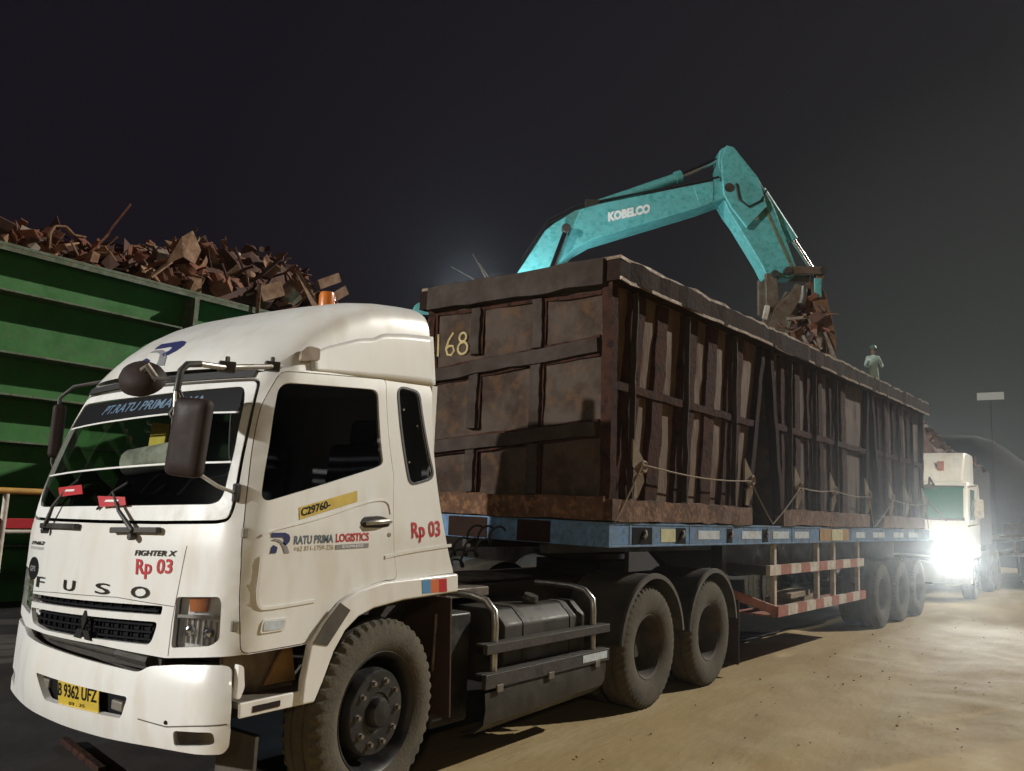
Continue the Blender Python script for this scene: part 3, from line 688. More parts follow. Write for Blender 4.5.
# red tags hung on the wiper blades
for q in (((-.536, 1.687), (-.222, 1.709), (-.174, 1.659), (-.473, 1.635)), ((-.001, 1.652), (.258, 1.654), (.286, 1.613), (.052, 1.594))):
    t_ = sheet('red_tag', q, [], .05, P(.030), M['red'], tr, .006)
    c = [sum(p[i] for p in q) / 4 for i in (0, 1)]
    sheet('streak', [(c[0] - .06, c[1] - .006), (c[0] + .06, c[1] - .002), (c[0] + .07, c[1] + .010), (c[0] - .05, c[1] + .006)], [], .05, P(.033), M['white_clean'], t_, .002)
# wipers
for (pu, pz, tu, tz, e0, e1) in ((-.56, 1.468, -.42, 1.69, -.70, -.13), (.40, 1.485, .12, 1.68, .16, .60)):
    wp = MB(); A = Vector(cabp(pu, pz, .035)); B = Vector(cabp((pu + tu) / 2, (pz + tz) / 2, .045)); D = Vector(cabp(tu, tz, .022))
    wp.tube([A, B, D], [.014, .010, .006], 8); wo = wp.build('wiper', M['black'], tr, smooth=40)
    b = MB(); b.beam(cabp(e0 + .05, pz - .006, .022), cabp(e1 - .02, pz + .012, .022), .035, .030); b.tube([cabp(pu, pz - .03, .01), cabp(pu, pz - .03, .05)], .018, 10); b.build('wiper_pod', M['black'], wo, bevel=.006)
    b = MB(); b.tube([cabp(tu - .12, tz - .10, .012), cabp(tu, tz, .016), cabp(tu + .10, tz + .05, .012)], .007, 6); b.build('blade', M['rubber'], wo)
# front panel seam, letters
sm = [(.768, 1.43), (.750, 1.289), (.730, 1.135), (.3, 1.142), (-.35, 1.105), (-.931, 1.061)]
line('panel_seam', sm, .0035, .0012, M['seam'], cab, .001, side=False)
line('panel_seam', [(.730, 1.135), (.722, 1.06), (.718, .90)], .0035, .0012, M['seam'], cab, .001, side=False)
def front_text(s, q, m, bold=.02, shear=0.0, space=1.0, off=.004): return lettering('lettering', s, q, P(off), m, cab, bold, shear, space)
M['badge'] = material('dark_badge', (0.035, 0.033, 0.030), 0.35, metal=0.4)
for ch, (u0, u1, z0, z1) in zip('FUSO', ((-.665, -.535, 1.108, 1.174), (-.245, -.115, 1.128, 1.192), (.105, .235, 1.144, 1.206), (.415, .550, 1.152, 1.216))):
    o = front_text(ch, ((u0, z0), (u1, z0 + .006), (u1, z1), (u0, z1 - .006)), M['badge'], .006, 0, 1, .008)
front_text('Rp 03', ((.434, 1.243), (.690, 1.270), (.690, 1.362), (.425, 1.346)), M['red'], .02)
front_text('FIGHTER X', ((.409, 1.360), (.712, 1.376), (.712, 1.404), (.404, 1.388)), M['badge'], .03, .25)
front_text('FN62', ((-.89, 1.338), (-.62, 1.350), (-.61, 1.372), (-.88, 1.362)), M['badge'], .03, .2)
front_text('INTERCOOLED', ((-.90, 1.312), (-.62, 1.322), (-.62, 1.338), (-.895, 1.328)), M['greyvinyl'], .01, .2)
ov = [(-.78 + .105 * math.cos(t), 1.205 + .066 * math.sin(t)) for t in [2 * math.pi * i / 28 for i in range(28)]]
sheet('oval_badge', ov, [], .05, P(.004), M['ink'], cab, .004)
front_text('GPS', ((-.84, 1.185), (-.72, 1.190), (-.72, 1.222), (-.84, 1.217)), M['greyvinyl'], .02, 0, 1, .0065)
line('visor_trim', [(-.84, 2.307), (-.4, 2.312), (0, 2.318), (.4, 2.324), (.84, 2.330)], .042, .012, M['rubber'], cab, .012, side=False)
# grilles
for lp, nsl, nm in ((gr_up, 1, 'upper_grille'), (gr_lo, 3, 'lower_grille')):
    g = sheet(nm, shrink(lp, -.01), [], .06, P(-.055), M['ink'], tr)
    zs = [p[1] for p in lp]; us = [p[0] for p in lp]
    for k in range(nsl):
        f_ = (k + 1) / (nsl + 1); z0 = min(zs) + (max(zs) - min(zs)) * f_ * .9
        l_ = [(u, z0 + .035 * (u + .04) / .7) for u in [min(us) + .06 + (max(us) - min(us) - .12) * i / 20 for i in range(21)]]
        l_ = [p for p in l_ if inside(p, lp)]
        if len(l_) > 2: line('slat', l_, .010, -.026, M['ink'], g, .02, side=False)
    for k in range(1, 16):
        u = min(us) + (max(us) - min(us)) * k / 16; zz = [z for z in [min(zs) + (max(zs) - min(zs)) * i / 40 for i in range(41)] if inside((u, z), lp)]
        if len(zz) > 3: line('slat', [(u, zz[0]), (u, zz[-1])], .006, -.032, M['ink'], g, .015, side=False)
em = pivot('emblem', tr)
def diamond(cu, cz, w, h): return [(cu - w, cz), (cu, cz - h), (cu + w, cz), (cu, cz + h)]
for c in ((.035, 1.000, .026, .050), (-.002, .935, .050, .026), (.078, .939, .050, .026)):
    if c[0] == .035: d_ = diamond(*c)
    else:
        s = -1 if c[0] < .035 else 1; d_ = [(.037 , .951), (.037 + s * .030, .905), (.037 + s * .085, .905), (.037 + s * .058, .951)]
    sheet('diamond', d_, [], .05, P(.012), M['badge'], em, .012)
# headlamps
for s, lp in ((1, hl), (-1, hlf)):
    hp = sheet('headlamp', shrink(lp, -.012), [], .04, P(-.050), M['reflector'], tr, .01)
    g = lambda q: [(s * a, c) for a, c in q]
    ring('bezel', lp, -.010, .04, P(.002), M['black'], hp, .03)
    sheet('indicator', g([(.80, 1.115), (.90, 1.122), (.91, 1.19), (.79, 1.18)]), [], .03, P(-.030), M['amber'], hp, .012)
    sheet('divider', g([(.735, 1.083), (1.01, 1.098), (1.01, 1.113), (.735, 1.098)]), [], .04, P(-.012), M['steel'], hp, .03)
    for cu_ in (.80, .92):
        b = MB(); c = Vector(cabp(s * cu_, 1.025, -.045)); n_ = (Vector(cabp(s * cu_, 1.025, 0)) - Vector(cabp(s * cu_, 1.025, -.1))).normalized()
        b.tube([c, c + n_ * .02, c + n_ * .028], [.030, .026, .010], 16); b.build('bulb_cap', M['chrome'], hp, smooth=50)
    for k in range(7):
        u = .75 + .035 * k; line('flute', [(s * u, .965), (s * u, 1.08)], .006, -.036, M['steel'], hp, .012, side=False)
    sheet('lens', lp, [], .04, P(.001), M['lens'], hp)
# bumper
def bump_off(z): return .055 - .030 * abs((z - .66) / .2) ** 2.4
def PB(e=0.0): return lambda u, z: cabp(u, max(z, .3), bump_off(z) * min(1, max(.1, (u + 1.0) / .6)) + e)
bt = [(1.085, .890), (1.017, .893), (.80, .872), (.630, .846), (.575, .812), (.066, .820), (-.50, .828), (-.663, .832), (-.80, .862), (-1.0, .880), (-1.085, .878)]
bb = [(-1.075, .50), (-.95, .470), (-.55, .462), (-.006, .462), (.361, .470), (.721, .488), (.95, .494), (1.08, .502), (1.10, .535)]
bhole = rnd([(-.345, .682), (.535, .694), (.50, .588), (-.205, .560)], .02, 3)
fog = rnd([(.845, .584), (1.04, .603), (1.05, .545), (.851, .513)], .02, 3)
bp_ = sheet('bumper', rnd(bt + bb, .03, 3), [bhole, fog, [(-u, z) for u, z in fog][::-1]], .04, PB(), W_, tr, .035, flip=(0, -.1, .66))
sheet('bumper_recess', shrink(bhole, -.02), [], .06, PB(-.05), M['ink'], bp_, flip=(0, -.1, .66))
for s in (1, -1):
    fl = [(s * a, c) for a, c in fog]
    fo = sheet('fog_lamp', shrink(fl, -.01), [], .04, PB(-.025), M['dullsteel'], bp_, .01, flip=(0, -.1, .66)); sheet('lens', shrink(fl, .002), [], .05, PB(-.008), M['lens'], fo, flip=(0, -.1, .66))
def bline(pts, wd, off, m): 
    pts = dense(pts, .03, closed=False); k = len(pts)
    vs = [PB(off)(a, c + wd / 2) for a, c in pts] + [PB(off)(a, c - wd / 2) for a, c in pts]
    mb = MB(); mb.add(vs, [(i, i + 1, k + i + 1, k + i) for i in range(k - 1)]); return mb.build('bumper_seam', m, bp_)
bline([(.62, .605), (.804, .596), (.98, .625), (1.085, .638)], .006, .0015, M['seam'])
b = MB(); b.tube([PB(.004)(.80, .615), PB(-.01)(.80, .615)], .010, 8); b.build('tow_plug', M['ink'], bp_)
pl = pivot('number_plate', tr)
sheet('plate', rnd([(-.095, .688), (.295, .712), (.312, .575), (-.070, .562)], .012, 3), [], .05, PB(-.012), M['yellow'], pl, .004, flip=(0, -.1, .66))
def plate_text(s, q, bold=.02): return lettering('lettering', s, q, PB(-.010), M['ink'], pl, bold)
plate_text('B 9362 UFZ', ((-.076, .605), (.292, .626), (.285, .692), (-.084, .672)), .02)
plate_text('03 . 25', ((.04, .578), (.19, .587), (.19, .603), (.04, .594)), .01)
for u in (-.3, .42):
    b = MB(); b.obox(PB(-.045)(u, .63), (.03, .10, .05)); b.build('tow_hook', M['dullsteel'], bp_, bevel=.01)
b = MB()
for u0, u1, z0, z1 in ((-.75, .60, .80, .90),):
    b.add([cabp(u0 + (u1 - u0) * i / 12, z, -.07) for i in range(13) for z in (z0, z1)], [(2 * i, 2 * i + 2, 2 * i + 3, 2 * i + 1) for i in range(12)])
rf = b.build('radiator_frame', M['chassis'], tr, solid=.02)
b = MB(); b.tube([cabp(-.45, .850, -.045), cabp(.30, .858, -.045)], .022, 10); b.tube([cabp(.30, .858, -.045), cabp(.55, .850, -.045)],   .03, 8); b.build('cross_bar', M['chassis'], rf, smooth=40)
# roof, deflector and side fairing
roof = [cabp(u, 2.34, -.005) for u in [-.9 + .1 * i for i in range(19)]]
b = MB(); k = len(roof)
bk = [(.36, YC + (0.93) * (1 - 2 * i / (k - 1)), 2.42) for i in range(k)]
b.add(roof + bk, [(i, i + 1, k + i + 1, k + i) for i in range(k - 1)]); b.build('roof', W_, tr, solid=.02)
b = MB(); b.box(.35, .40, YC - .96, YC + .96, 1.2, 2.44); b.build('rear_wall', W_, tr)
hx = [(-.99, 2.37), (-.95, 2.44), (-.90, 2.505), (-.82, 2.585), (-.70, 2.685), (-.55, 2.775), (-.40, 2.845), (-.2, 2.905), (0, 2.945), (.2, 2.970), (.33, 2.982), (.365, 2.972)]
def dh(x):
    for (a, p), (c, q) in zip(hx, hx[1:]):
        if a <= x <= c: return p + (q - p) * (x - a) / (c - a)
    return hx[-1][1] if x > 0 else hx[0][1]
def dbase(x): return 2.345 + .085 * (x + 1.0) / 1.4
def dsec(x, t, off=0.0):
    """deflector skin: station x, section angle t from the near base (0) over the crown to the far base (pi)"""
    zb = dbase(x); h = max(.012, dh(x) - zb); wd = min(.945, .80 + .35 * math.sqrt(max(0, (x + 1.0)))); p = 4.2 + 4.2 * max(0, min(1, (x + .9) / .7))
    c, s = math.cos(t), math.sin(t)
    yy = -wd * math.copysign(abs(c) ** (2 / p), c); zz = abs(s) ** (2 / p)
    yr = yy * (1 - .075 * zz)
    xx = x + (.13 * yr * yr) * max(0.0, min(1.0, 1 - (x + 1) / 1.2))
    return (xx, YC + yr * (1 + off / .9), zb + h * zz + off * s)
b = MB(); xs = [-.99 + .0275 * i for i in range(int(1.34 / .0275) + 1)]; xs += [.365]; nt_ = 56
ts = [math.pi * (0.5 - 0.5 * math.cos(math.pi * j / nt_)) * .35 + .65 * math.pi * j / nt_ for j in range(nt_ + 1)]
vs = [dsec(x, t) for x in xs for t in ts]
b.add(vs, [(i * (nt_ + 1) + j, (i + 1) * (nt_ + 1) + j, (i + 1) * (nt_ + 1) + j + 1, i * (nt_ + 1) + j + 1) for i in range(len(xs) - 1) for j in range(nt_)])
last = (len(xs) - 1) * (nt_ + 1); b.add([], [])
b.f.append(tuple(last + j for j in range(nt_ + 1))); b.mi.append(0)
df = b.build('roof_deflector', W_, tr, smooth=35)
# lower side fairing, a shell just outside the deflector
fl = [(-.72, 2.475), (-.60, 2.535), (-.33, 2.630), (-.20, 2.655), (-.11, 2.70), (.10, 2.735), (.40, 2.77)]
for s in (-1, 1):
    v_ = []
    q = [(x, 2.352 + .085 * (x + 1) / 1.4 + .012) for x in [-.72 + 1.095 * i / 24 for i in range(25)]]
    def ftop(x):
        for (a, p_), (c, r_) in zip(fl, fl[1:]):
            if a <= x <= c: return p_ + (r_ - p_) * (x - a) / (c - a)
        return fl[-1][1]
    n_ = 8
    for x, z0 in q:
        z1 = max(z0 + .01, ftop(x))
        for j in range(n_ + 1):
            z = z0 + (z1 - z0) * j / n_; zb = dbase(x); h = dh(x) - zb; zz = max(0.0, min(.999, (z - zb) / h))
            wd = min(.945, .80 + .35 * math.sqrt(max(0, x + 1.0))); p = 4.2 + 4.2 * max(0, min(1, (x + .9) / .7)); yy = wd * (1 - zz ** p) ** (1 / p) * (1 - .075 * zz)
            v_.append((x + (.13 * yy * yy) * max(0, min(1, 1 - (x + 1) / 1.2)), YC + s * (yy + .012), z))
    b = MB(); b.add(v_, [(i * (n_ + 1) + j, (i + 1) * (n_ + 1) + j, (i + 1) * (n_ + 1) + j + 1, i * (n_ + 1) + j + 1) for i in range(24) for j in range(n_)])
    me_o = b.build('side_fairing', W_, tr, smooth=40)
    sd = me_o.modifiers.new('solid', 'SOLIDIFY'); sd.thickness = .02; sd.offset = 0
b = MB(); b.prism(rnd([(-.715, 2.42), (-.585, 2.445), (-.585, 2.515), (-.66, 2.515), (-.71, 2.47)], .015, 3), 'y', -1.054, -1.03); b.build('fairing_duct_shade', M['brownplate'], tr, bevel=.004)  # thin plate; tan shading of the duct recess put into its colour
# blue logo on the deflector front
dg_ = bpy.context.evaluated_depsgraph_get()
bv = BVHTree.FromPolygons([tuple(v) for v in vs], [tuple(f) for f in df.data.polygons[0:0]] or [(i * (nt_ + 1) + j, (i + 1) * (nt_ + 1) + j, (i + 1) * (nt_ + 1) + j + 1, i * (nt_ + 1) + j + 1) for i in range(len(xs) - 1) for j in range(nt_)])
def PD(off):
    def f(y, z):
        h = bv.ray_cast(Vector((-3, y, z)), Vector((1, 0, 0)))
        if h[0] is None: return (-.9, y, z)
        n = h[1] if h[1].x < 0 else -h[1]
        return tuple(h[0] + n * off)
    return f
def rplace(poly, y0, z0, w, h): return [(y0 - a * w, z0 + c * h) for a, c in poly]
for pl_, mm in ((R_BLUE, 'navy'), (R_LEG, 'navy'), (R_SWOOSH, 'greyvinyl')):
    sheet('logo', rplace(pl_, .20, 2.415, .34, .185), [], .03, PD(.004), M[mm], df, .002)
# amber beacon on the deflector
bc = pivot('beacon', tr, (.30, -.04, dh(.30) + .045))
b = MB(); b.lathe([(0, .035), (.062, .035), (.062, .0), (.075, -.06)], axis='z', n=24); b.build('base', M['black'], bc, smooth=40)
b = MB(); b.lathe([(.058, .03), (.058, .12), (.05, .142), (0, .146)], axis='z', n=28); b.build('dome', M['amber'], bc, smooth=40)
# mirrors
mr = pivot('door_mirror', tr)
b = MB(); b.tube([(-.84, -1.045, 2.372), (-1.11, -1.20, 2.315), (-1.35, -1.285, 2.268), (-1.48, -1.31, 2.26), (-1.545, -1.312, 2.248), (-1.575, -1.315, 2.215), (-1.585, -1.315, 2.12), (-1.585, -1.325, 1.95), (-1.57, -1.335, 1.83)], .014, 10)
b.build('arm', M['steel'], mr, smooth=40)
b = MB(); b.tube([(-1.48, -1.31, 2.26), (-1.545, -1.312, 2.248), (-1.575, -1.315, 2.215), (-1.585, -1.315, 2.12)], .0155, 10); b.tube([(-1.585, -1.315, 2.14), (-1.57, -1.33, 2.10), (-1.60, -1.31, 2.02), (-1.575, -1.335, 1.98)], .012, 8); b.build('arm_sleeve', M['black'], mr, smooth=40)
for q in ((-1.32, -1.275, 2.275), (-.93, -1.095, 2.353)):
    b = MB(); b.obox(q, (.075, .05, .05), Matrix.Rotation(-.5, 3, 'Z')); b.tube([(q[0], q[1], q[2] + .02), (q[0], q[1], q[2] + .05)], .012, 8); b.build('clamp', M['black'], mr, bevel=.008)
b = MB(); b.tube([(-1.53, -1.38, 1.795), (-1.30, -1.26, 1.725), (-1.085, -1.085, 1.700)], .009, 8); b.build('stay', M['steel'], mr, smooth=40)
b = MB(); b.obox((-1.075, -1.09, 1.70), (.03, .03, .09)); b.tube([(-1.085, -1.10, 1.66), (-1.085, -1.10, 1.74)], .013, 8); b.build('stay_bracket', M['black'], mr, bevel=.006)
b = MB()
sec = rnd([(-.092, -.170), (.092, -.170), (.092, .170), (-.092, .170)], .035, 5); lay = [(0.0, .97), (-.02, 1.0), (-.035, .96), (-.048, .80), (-.054, .4)]
rotm = Matrix.Rotation(.30, 3, 'Z') @ Matrix.Rotation(.07, 3, 'X'); vs2 = []
for dx, sc in lay:
    for a, c in sec: vs2.append(Vector((-1.535, -1.385, 1.925)) + rotm @ Vector((dx, a * (1 - (1 - sc) * .8), c * (1 - (1 - sc) * .5))))
ks = len(sec); fs2 = [(i * ks + j, i * ks + (j + 1) % ks, (i + 1) * ks + (j + 1) % ks, (i + 1) * ks + j) for i in range(len(lay) - 1) for j in range(ks)]
fs2 += [tuple(range(ks)), tuple((len(lay) - 1) * ks + j for j in reversed(range(ks)))]
M['mirrorshell'] = material('mirror_shell', (0.020, 0.013, 0.012), 0.5, dirt=(0.040, 0.026, 0.022), amount=0.4, scale=5)
M['mirrorshell'].node_tree.nodes['Principled BSDF'].inputs['Specular IOR Level'].default_value = .2
b.add(vs2, fs2); b.build('mirror_head', M['mirrorshell'], mr, smooth=40)
b = MB(); b.add([Vector((-1.53, -1.385, 1.925)) + rotm @ Vector((0.003, a * .9, c * .93)) for a, c in sec], [tuple(range(ks))]); b.build('mirror_glass', M['chrome'], mr)
# round mirror over the windscreen
rm = pivot('round_mirror', tr)
b = MB(); c0 = Vector((-1.45, -.80, 2.215)); ax = Vector((-.42, -.25, .38)).normalized(); e1 = ax.cross(Vector((0, 1, 0))).normalized(); e2 = ax.cross(e1)
pr = [(.0, .085), (.05, .080), (.09, .062), (.112, .034), (.120, .0), (.112, -.008), (.0, -.004)]; vs3 = []; n3 = 28
for i in range(n3):
    t = 2 * math.pi * i / n3
    for r_, h in pr: vs3.append(c0 + ax * h + (e1 * math.cos(t) * .86 + e2 * math.sin(t) * 1.02) * r_)
k3 = len(pr); b.add(vs3, [(i * k3 + j, ((i + 1) % n3) * k3 + j, ((i + 1) % n3) * k3 + j + 1, i * k3 + j + 1) for i in range(n3) for j in range(k3 - 1)])
b.build('mirror_head', M['mirrorshell'], rm, smooth=50)
b = MB(); b.tube([(-1.45, -.80, 2.23), (-1.47, -.98, 2.215), (-1.53, -1.15, 2.195), (-1.583, -1.315, 2.17)], .010, 8); b.build('arm', M['black'], rm, smooth=40)
b = MB(); b.tube([c0 + ax * .07 + Vector((0, -.04, 0)), c0 + ax * .085 + Vector((.01, -.07, .01)), (-1.45, -.92, 2.215)], .016, 10); b.build('bracket', M['dullsteel'], rm, smooth=40)
# far mirror
fm = pivot('door_mirror', tr)
b = MB(); b.obox((-.93, 1.12, 2.06), (.08, .15, .36), Matrix.Rotation(-.45, 3, 'Z')); b.build('mirror_head', M['mirrorshell'], fm, bevel=.03, seg=3)
b = MB(); b.tube([(-.80, .86, 2.40), (-.90, 1.02, 2.36), (-.95, 1.09, 2.28), (-.95, 1.09, 1.85), (-.95, .98, 1.74)], .013, 8); b.build('arm', M['black'], fm, smooth=40)
# inside the cab
b = MB(); b.box(-1.00, .36, YC - .98, YC + .98, 1.14, 1.20); b.build('cab_floor', M['interior'], tr)
b = MB(); b.prism([(-1.05, 1.2), (-.62, 1.2), (-.66, 1.62), (-.85, 1.70), (-.97, 1.66)], 'x', 0, 1) if False else b.prism([(-1.02, 1.25), (-.62, 1.25), (-.66, 1.60), (-.85, 1.68), (-1.0, 1.63)], 'y', YC - .90, YC + .90)
b.build('dashboard', M['interior'], tr, bevel=.03)
for y in (YC + .48, YC - .55):
    st = pivot('seat', tr, (0, y, 0))
    b = MB(); b.box(-.40, .10, -.27, .27, 1.30, 1.50); b.build('cushion', M['seat'], st, bevel=.05, seg=3)
    b = MB(); b.obox((.14, 0, 1.75), (.14, .52, .60), Matrix.Rotation(.12, 3, 'Y')); b.build('backrest', M['seat'], st, bevel=.05, seg=3)
    b = MB(); b.obox((.20, 0, 2.12), (.09, .26, .18), Matrix.Rotation(.10, 3, 'Y')); b.build('headrest', M['seat'], st, bevel=.04, seg=3)
b = MB(); 
b.tube([Vector((-.55, YC + .48, 1.72)) + Matrix.Rotation(-.9, 3, 'Y') @ Vector((.22 * math.cos(t), .22 * math.sin(t), 0)) for t in [2 * math.pi * i / 24 for i in range(25)]], .014, 8, cap=False)
b.tube([(-.55, YC + .48, 1.72), (-.75, YC + .48, 1.55)], .03, 8); b.build('steering_wheel', M['black'], tr, smooth=40)
b = MB(); b.obox((-.90, -.05, 1.875), (.16, .60, .17), Matrix.Rotation(-.10, 3, 'X')); b.build('dash_cushion', M['grey_cloth'], tr, bevel=.07, seg=3)
b = MB(); b.obox((-.86, .01, 2.00), (.02, .17, .19), Matrix.Rotation(.1, 3, 'X')); b.build('hanging_ornament', M['yellow'], tr, bevel=.008)
# front wing, step, arch
def fend(s):
    up = [(-.685, .66), (-.68, .78), (-.65, .95), (-.57, 1.05), (-.46, 1.15), (-.34, 1.205), (-.15, 1.240), (.20, 1.252), (.50, 1.262)]
    dn = [(.51, 1.150), (.02, 1.13), (-.22, 1.10), (-.33, 1.065), (-.42, 1.0), (-.49, .90), (-.55, .76), (-.60, .66)]
    y0 = YC + s * 1.085; y1 = YC + s * 1.135
    b = MB(); b.prism(up + dn, 'y', min(y0, y1), max(y0, y1)); o = b.build('front_wing', W_, tr, bevel=.014, seg=3)
    # liner over the wheel
    inn = dn[::-1]; b = MB(); k = len(inn)
    vs = [(x, YC + s * 1.10, z) for x, z in inn] + [(x + .02, YC + s * .55, z + .02) for x, z in inn]
    b.add(vs, [(i, i + 1, k + i + 1, k + i) for i in range(k - 1)]); b.build('arch_liner', M['black'], tr, solid=.01)
    b = MB(); b.prism([(-.475, 1.148), (-.40, 1.105), (-.545, .935), (-.640, .955), (-.575, 1.048)], 'y', min(YC + s * 1.134, YC + s * 1.139), max(YC + s * 1.134, YC + s * 1.139)); b.build('scuff_patch', M['mud'], o)
    return o
fn = fend(-1); fend(1)
for x0, x1, mm in ((.16, .235, 'skyblue'), (.235, .31, 'orange'), (.31, .385, 'red')):
    b = MB(); b.prism([(x0 + .01, 1.158), (x1 + .01, 1.159), (x1, 1.238), (x0, 1.236)], 'y', -1.2372, -1.234); b.build('stripe', M[mm], fn)
# step under the door
for s in (-1, 1):
    yo = YC + s * 1.09; yi = YC + s * .93
    b = MB(); b.prism([(-1.045, .935), (-.655, .952), (-.605, .72), (-1.025, .715)], 'y', min(yi, yi + .03 * s), max(yi, yi + .03 * s)); st = b.build('step_well', M['brownplate'], tr)
    b = MB(); b.box(-1.035, -.60, min(yi, yo), max(yi, yo), .69, .722); b.build('tread_plate', M['dullsteel'], st, bevel=.004)
    b = MB(); b.prism([(-1.03, .650), (-.61, .655), (-.585, .727), (-1.035, .720)], 'y', min(yo, yo + .018 * s), max(yo, yo + .018 * s)); b.build('step_lip', W_, st, bevel=.006)
    b = MB(); b.prism([(-.96, .668), (-.80, .672), (-.80, .700), (-.96, .697)], 'y', min(yo + .018 * s, yo + .022 * s), max(yo + .018 * s, yo + .022 * s)); b.build('reflector', M['mirrorshell'], st)
    b = MB(); b.prism([(-.80, .75), (-.70, .935), (-.655, .945), (-.61, .75)], 'y', min(yi + s * .035, yi + s * .06), max(yi + s * .035, yi + s * .06)); b.build('step_bracket', M['ochre'], st, bevel=.004)
    b = MB(); b.prism(rnd([(-1.055, .90), (-1.025, .885), (-1.01, .79), (-1.03, .74), (-1.05, .74)], .01, 3), 'y', min(yo - s * .02, yo + .012 * s), max(yo - s * .02, yo + .012 * s)); b.build('corner_trim', W_, st, bevel=.004)
# undercarriage: frame rails, engine, cross members
for s in (-1, 1):
    b = MB(); b.box(-1.08, 5.35, YC + s * .43 - .04, YC + s * .43 + .04, .80, 1.08); b.build('frame_rail', M['chassis'], tr, bevel=.006)
b = MB(); b.box(-.95, .75, YC - .36, YC + .36, .42, 1.12); b.build('engine', M['chassis'], tr, bevel=.04)
b = MB(); b.box(-1.0, -.95, YC - .75, YC + .75, .50, .85); b.build('radiator', M['chassis'], tr)
b = MB(); b.box(-.86, -.84, YC - 1.02, YC - .72, .22, .52); b.build('under_flap', M['mud'], tr)
b = MB(); b.box(-.55, .45, YC - .60, YC + .60, 1.08, 1.14); b.build('engine_cover', M['black'], tr)
for x in (0.0, 3.273, 4.627):
    b = MB(); b.tube([(x, YC - .95, .51), (x, YC + .95, .51)], .07 if x == 0 else .10, 14)
    if x: b.lathe([(0, -.22), (.16, -.18), (.22, 0), (.16, .18), (0, .22)], c=(x, YC, .51), axis='x', n=20)
    b.build('axle', M['chassis'], tr, smooth=40)
# mud flap behind the front wheel
b = MB(); b.obox((.59, -.93, .73), (.02, .40, .74), Matrix.Rotation(-.06, 3, 'Y')); b.build('mud_flap', M['flap'], tr, bevel=.006)
b = MB(); b.obox((.60, .73, .68), (.02, .44, .86), Matrix.Rotation(-.06, 3, 'Y')); b.build('mud_flap', M['flap'], tr, bevel=.006)
# wheels
def tyre_prof(i, rb_=.262):
    g = (i % 4) < 2; d = 0.0 if g else .016; k_ = rb_ - .262
    return [(rb_, .105), (rb_ + .023, .125), (.34 + k_ * .7, .145), (.42, .150), (.475, .140), (.505 - d, .130), (.523 - d, .112), (.525, .085), (.525, .050), (.512, .047), (.512, .037), (.525, .034), (.525, -.034),
            (.512, -.037), (.512, -.047), (.525, -.050), (.525, -.085), (.523 - d, -.112), (.505 - d, -.130), (.475, -.140), (.42, -.150), (.34 + k_ * .7, -.145), (rb_ + .023, -.125), (rb_, -.105)]
def make_wheel(kind, parent, loc, rz=0.0):
    wl = pivot('wheel', parent, loc, rz)
    b = MB(); b.lathe((lambda i: tyre_prof(i, .325)) if kind == 'front' else tyre_prof, axis='y', n=192); ty = b.build('tyre', M['tyre'], wl, smooth=28)
    if kind == 'front':
        b = MB(); b.lathe([(.332, .10), (.322, .08), (.295, .03), (.295, -.03), (.312, -.085), (.320, -.110), (.338, -.124), (.343, -.118), (.338, -.110)], axis='y', n=56); rm_ = b.build('rim', M['rim'], wl, smooth=35)
        b = MB(); b.lathe([(.296, .05), (.285, .02), (.262, -.005), (.244, -.055), (.236, -.100), (.228, -.110), (.19, -.113), (.112, -.113), (.106, -.104), (.086, -.104), (.083, -.134), (.070, -.152), (.03, -.158), (0, -.159)], axis='y', n=56)
        for k in range(10):
            t = 2 * math.pi * k / 10; c = (.176 * math.cos(t), .176 * math.sin(t)); b.tube([(c[0], -.108, c[1]), (c[0], -.118, c[1])], .020, 8, 1); b.tube([(c[0], -.116, c[1]), (c[0], -.138, c[1])], .0135, 6, 1)
        b.build('wheel_disc', [M['rim'], M['dullsteel']], rm_, smooth=35)
    else:
        b = MB(); b.lathe([(.276, -.110), (.280, -.118), (.276, -.126), (.258, -.112), (.250, -.085), (.238, -.02), (.236, .08), (.225, .11), (.20, .118), (.115, .118), (.110, .06), (.095, .02), (.06, .012), (0, .01)], axis='y', n=56)
        for k in range(10):
            t = 2 * math.pi * k / 10; c = (.16 * math.cos(t), .16 * math.sin(t)); b.tube([(c[0], .12, c[1]), (c[0], .085, c[1])], .016, 6)
        rm_ = b.build('rim', M['rimdusty'], wl, smooth=35)
        ib = MB(); ib.lathe(tyre_prof, axis='y', n=192) if False else None
        inner = ty.copy(); C.objects.link(inner); inner.name = 'inner_tyre'; inner.parent = wl; inner.location = (0, .32, 0)
    return wl
wf = make_wheel('front', tr, (-.075, -1.045, .512), R(5.5)); wf.scale = (.978, .978, .978)
c = copy_tree(wf, tr); c.location = (-.06, .852, .517); c.rotation_euler = (0, 0, math.pi + R(5.5))
wr = make_wheel('rear', tr, (3.273, -1.052, .517))
rot_ = 0
for x, far in ((4.627, 0), (3.273, 1), (4.627, 1)):
    c = copy_tree(wr, tr); c.location = (x, .852 if far else -1.052, .517); c.rotation_euler = (0, 0, math.pi if far else 0)
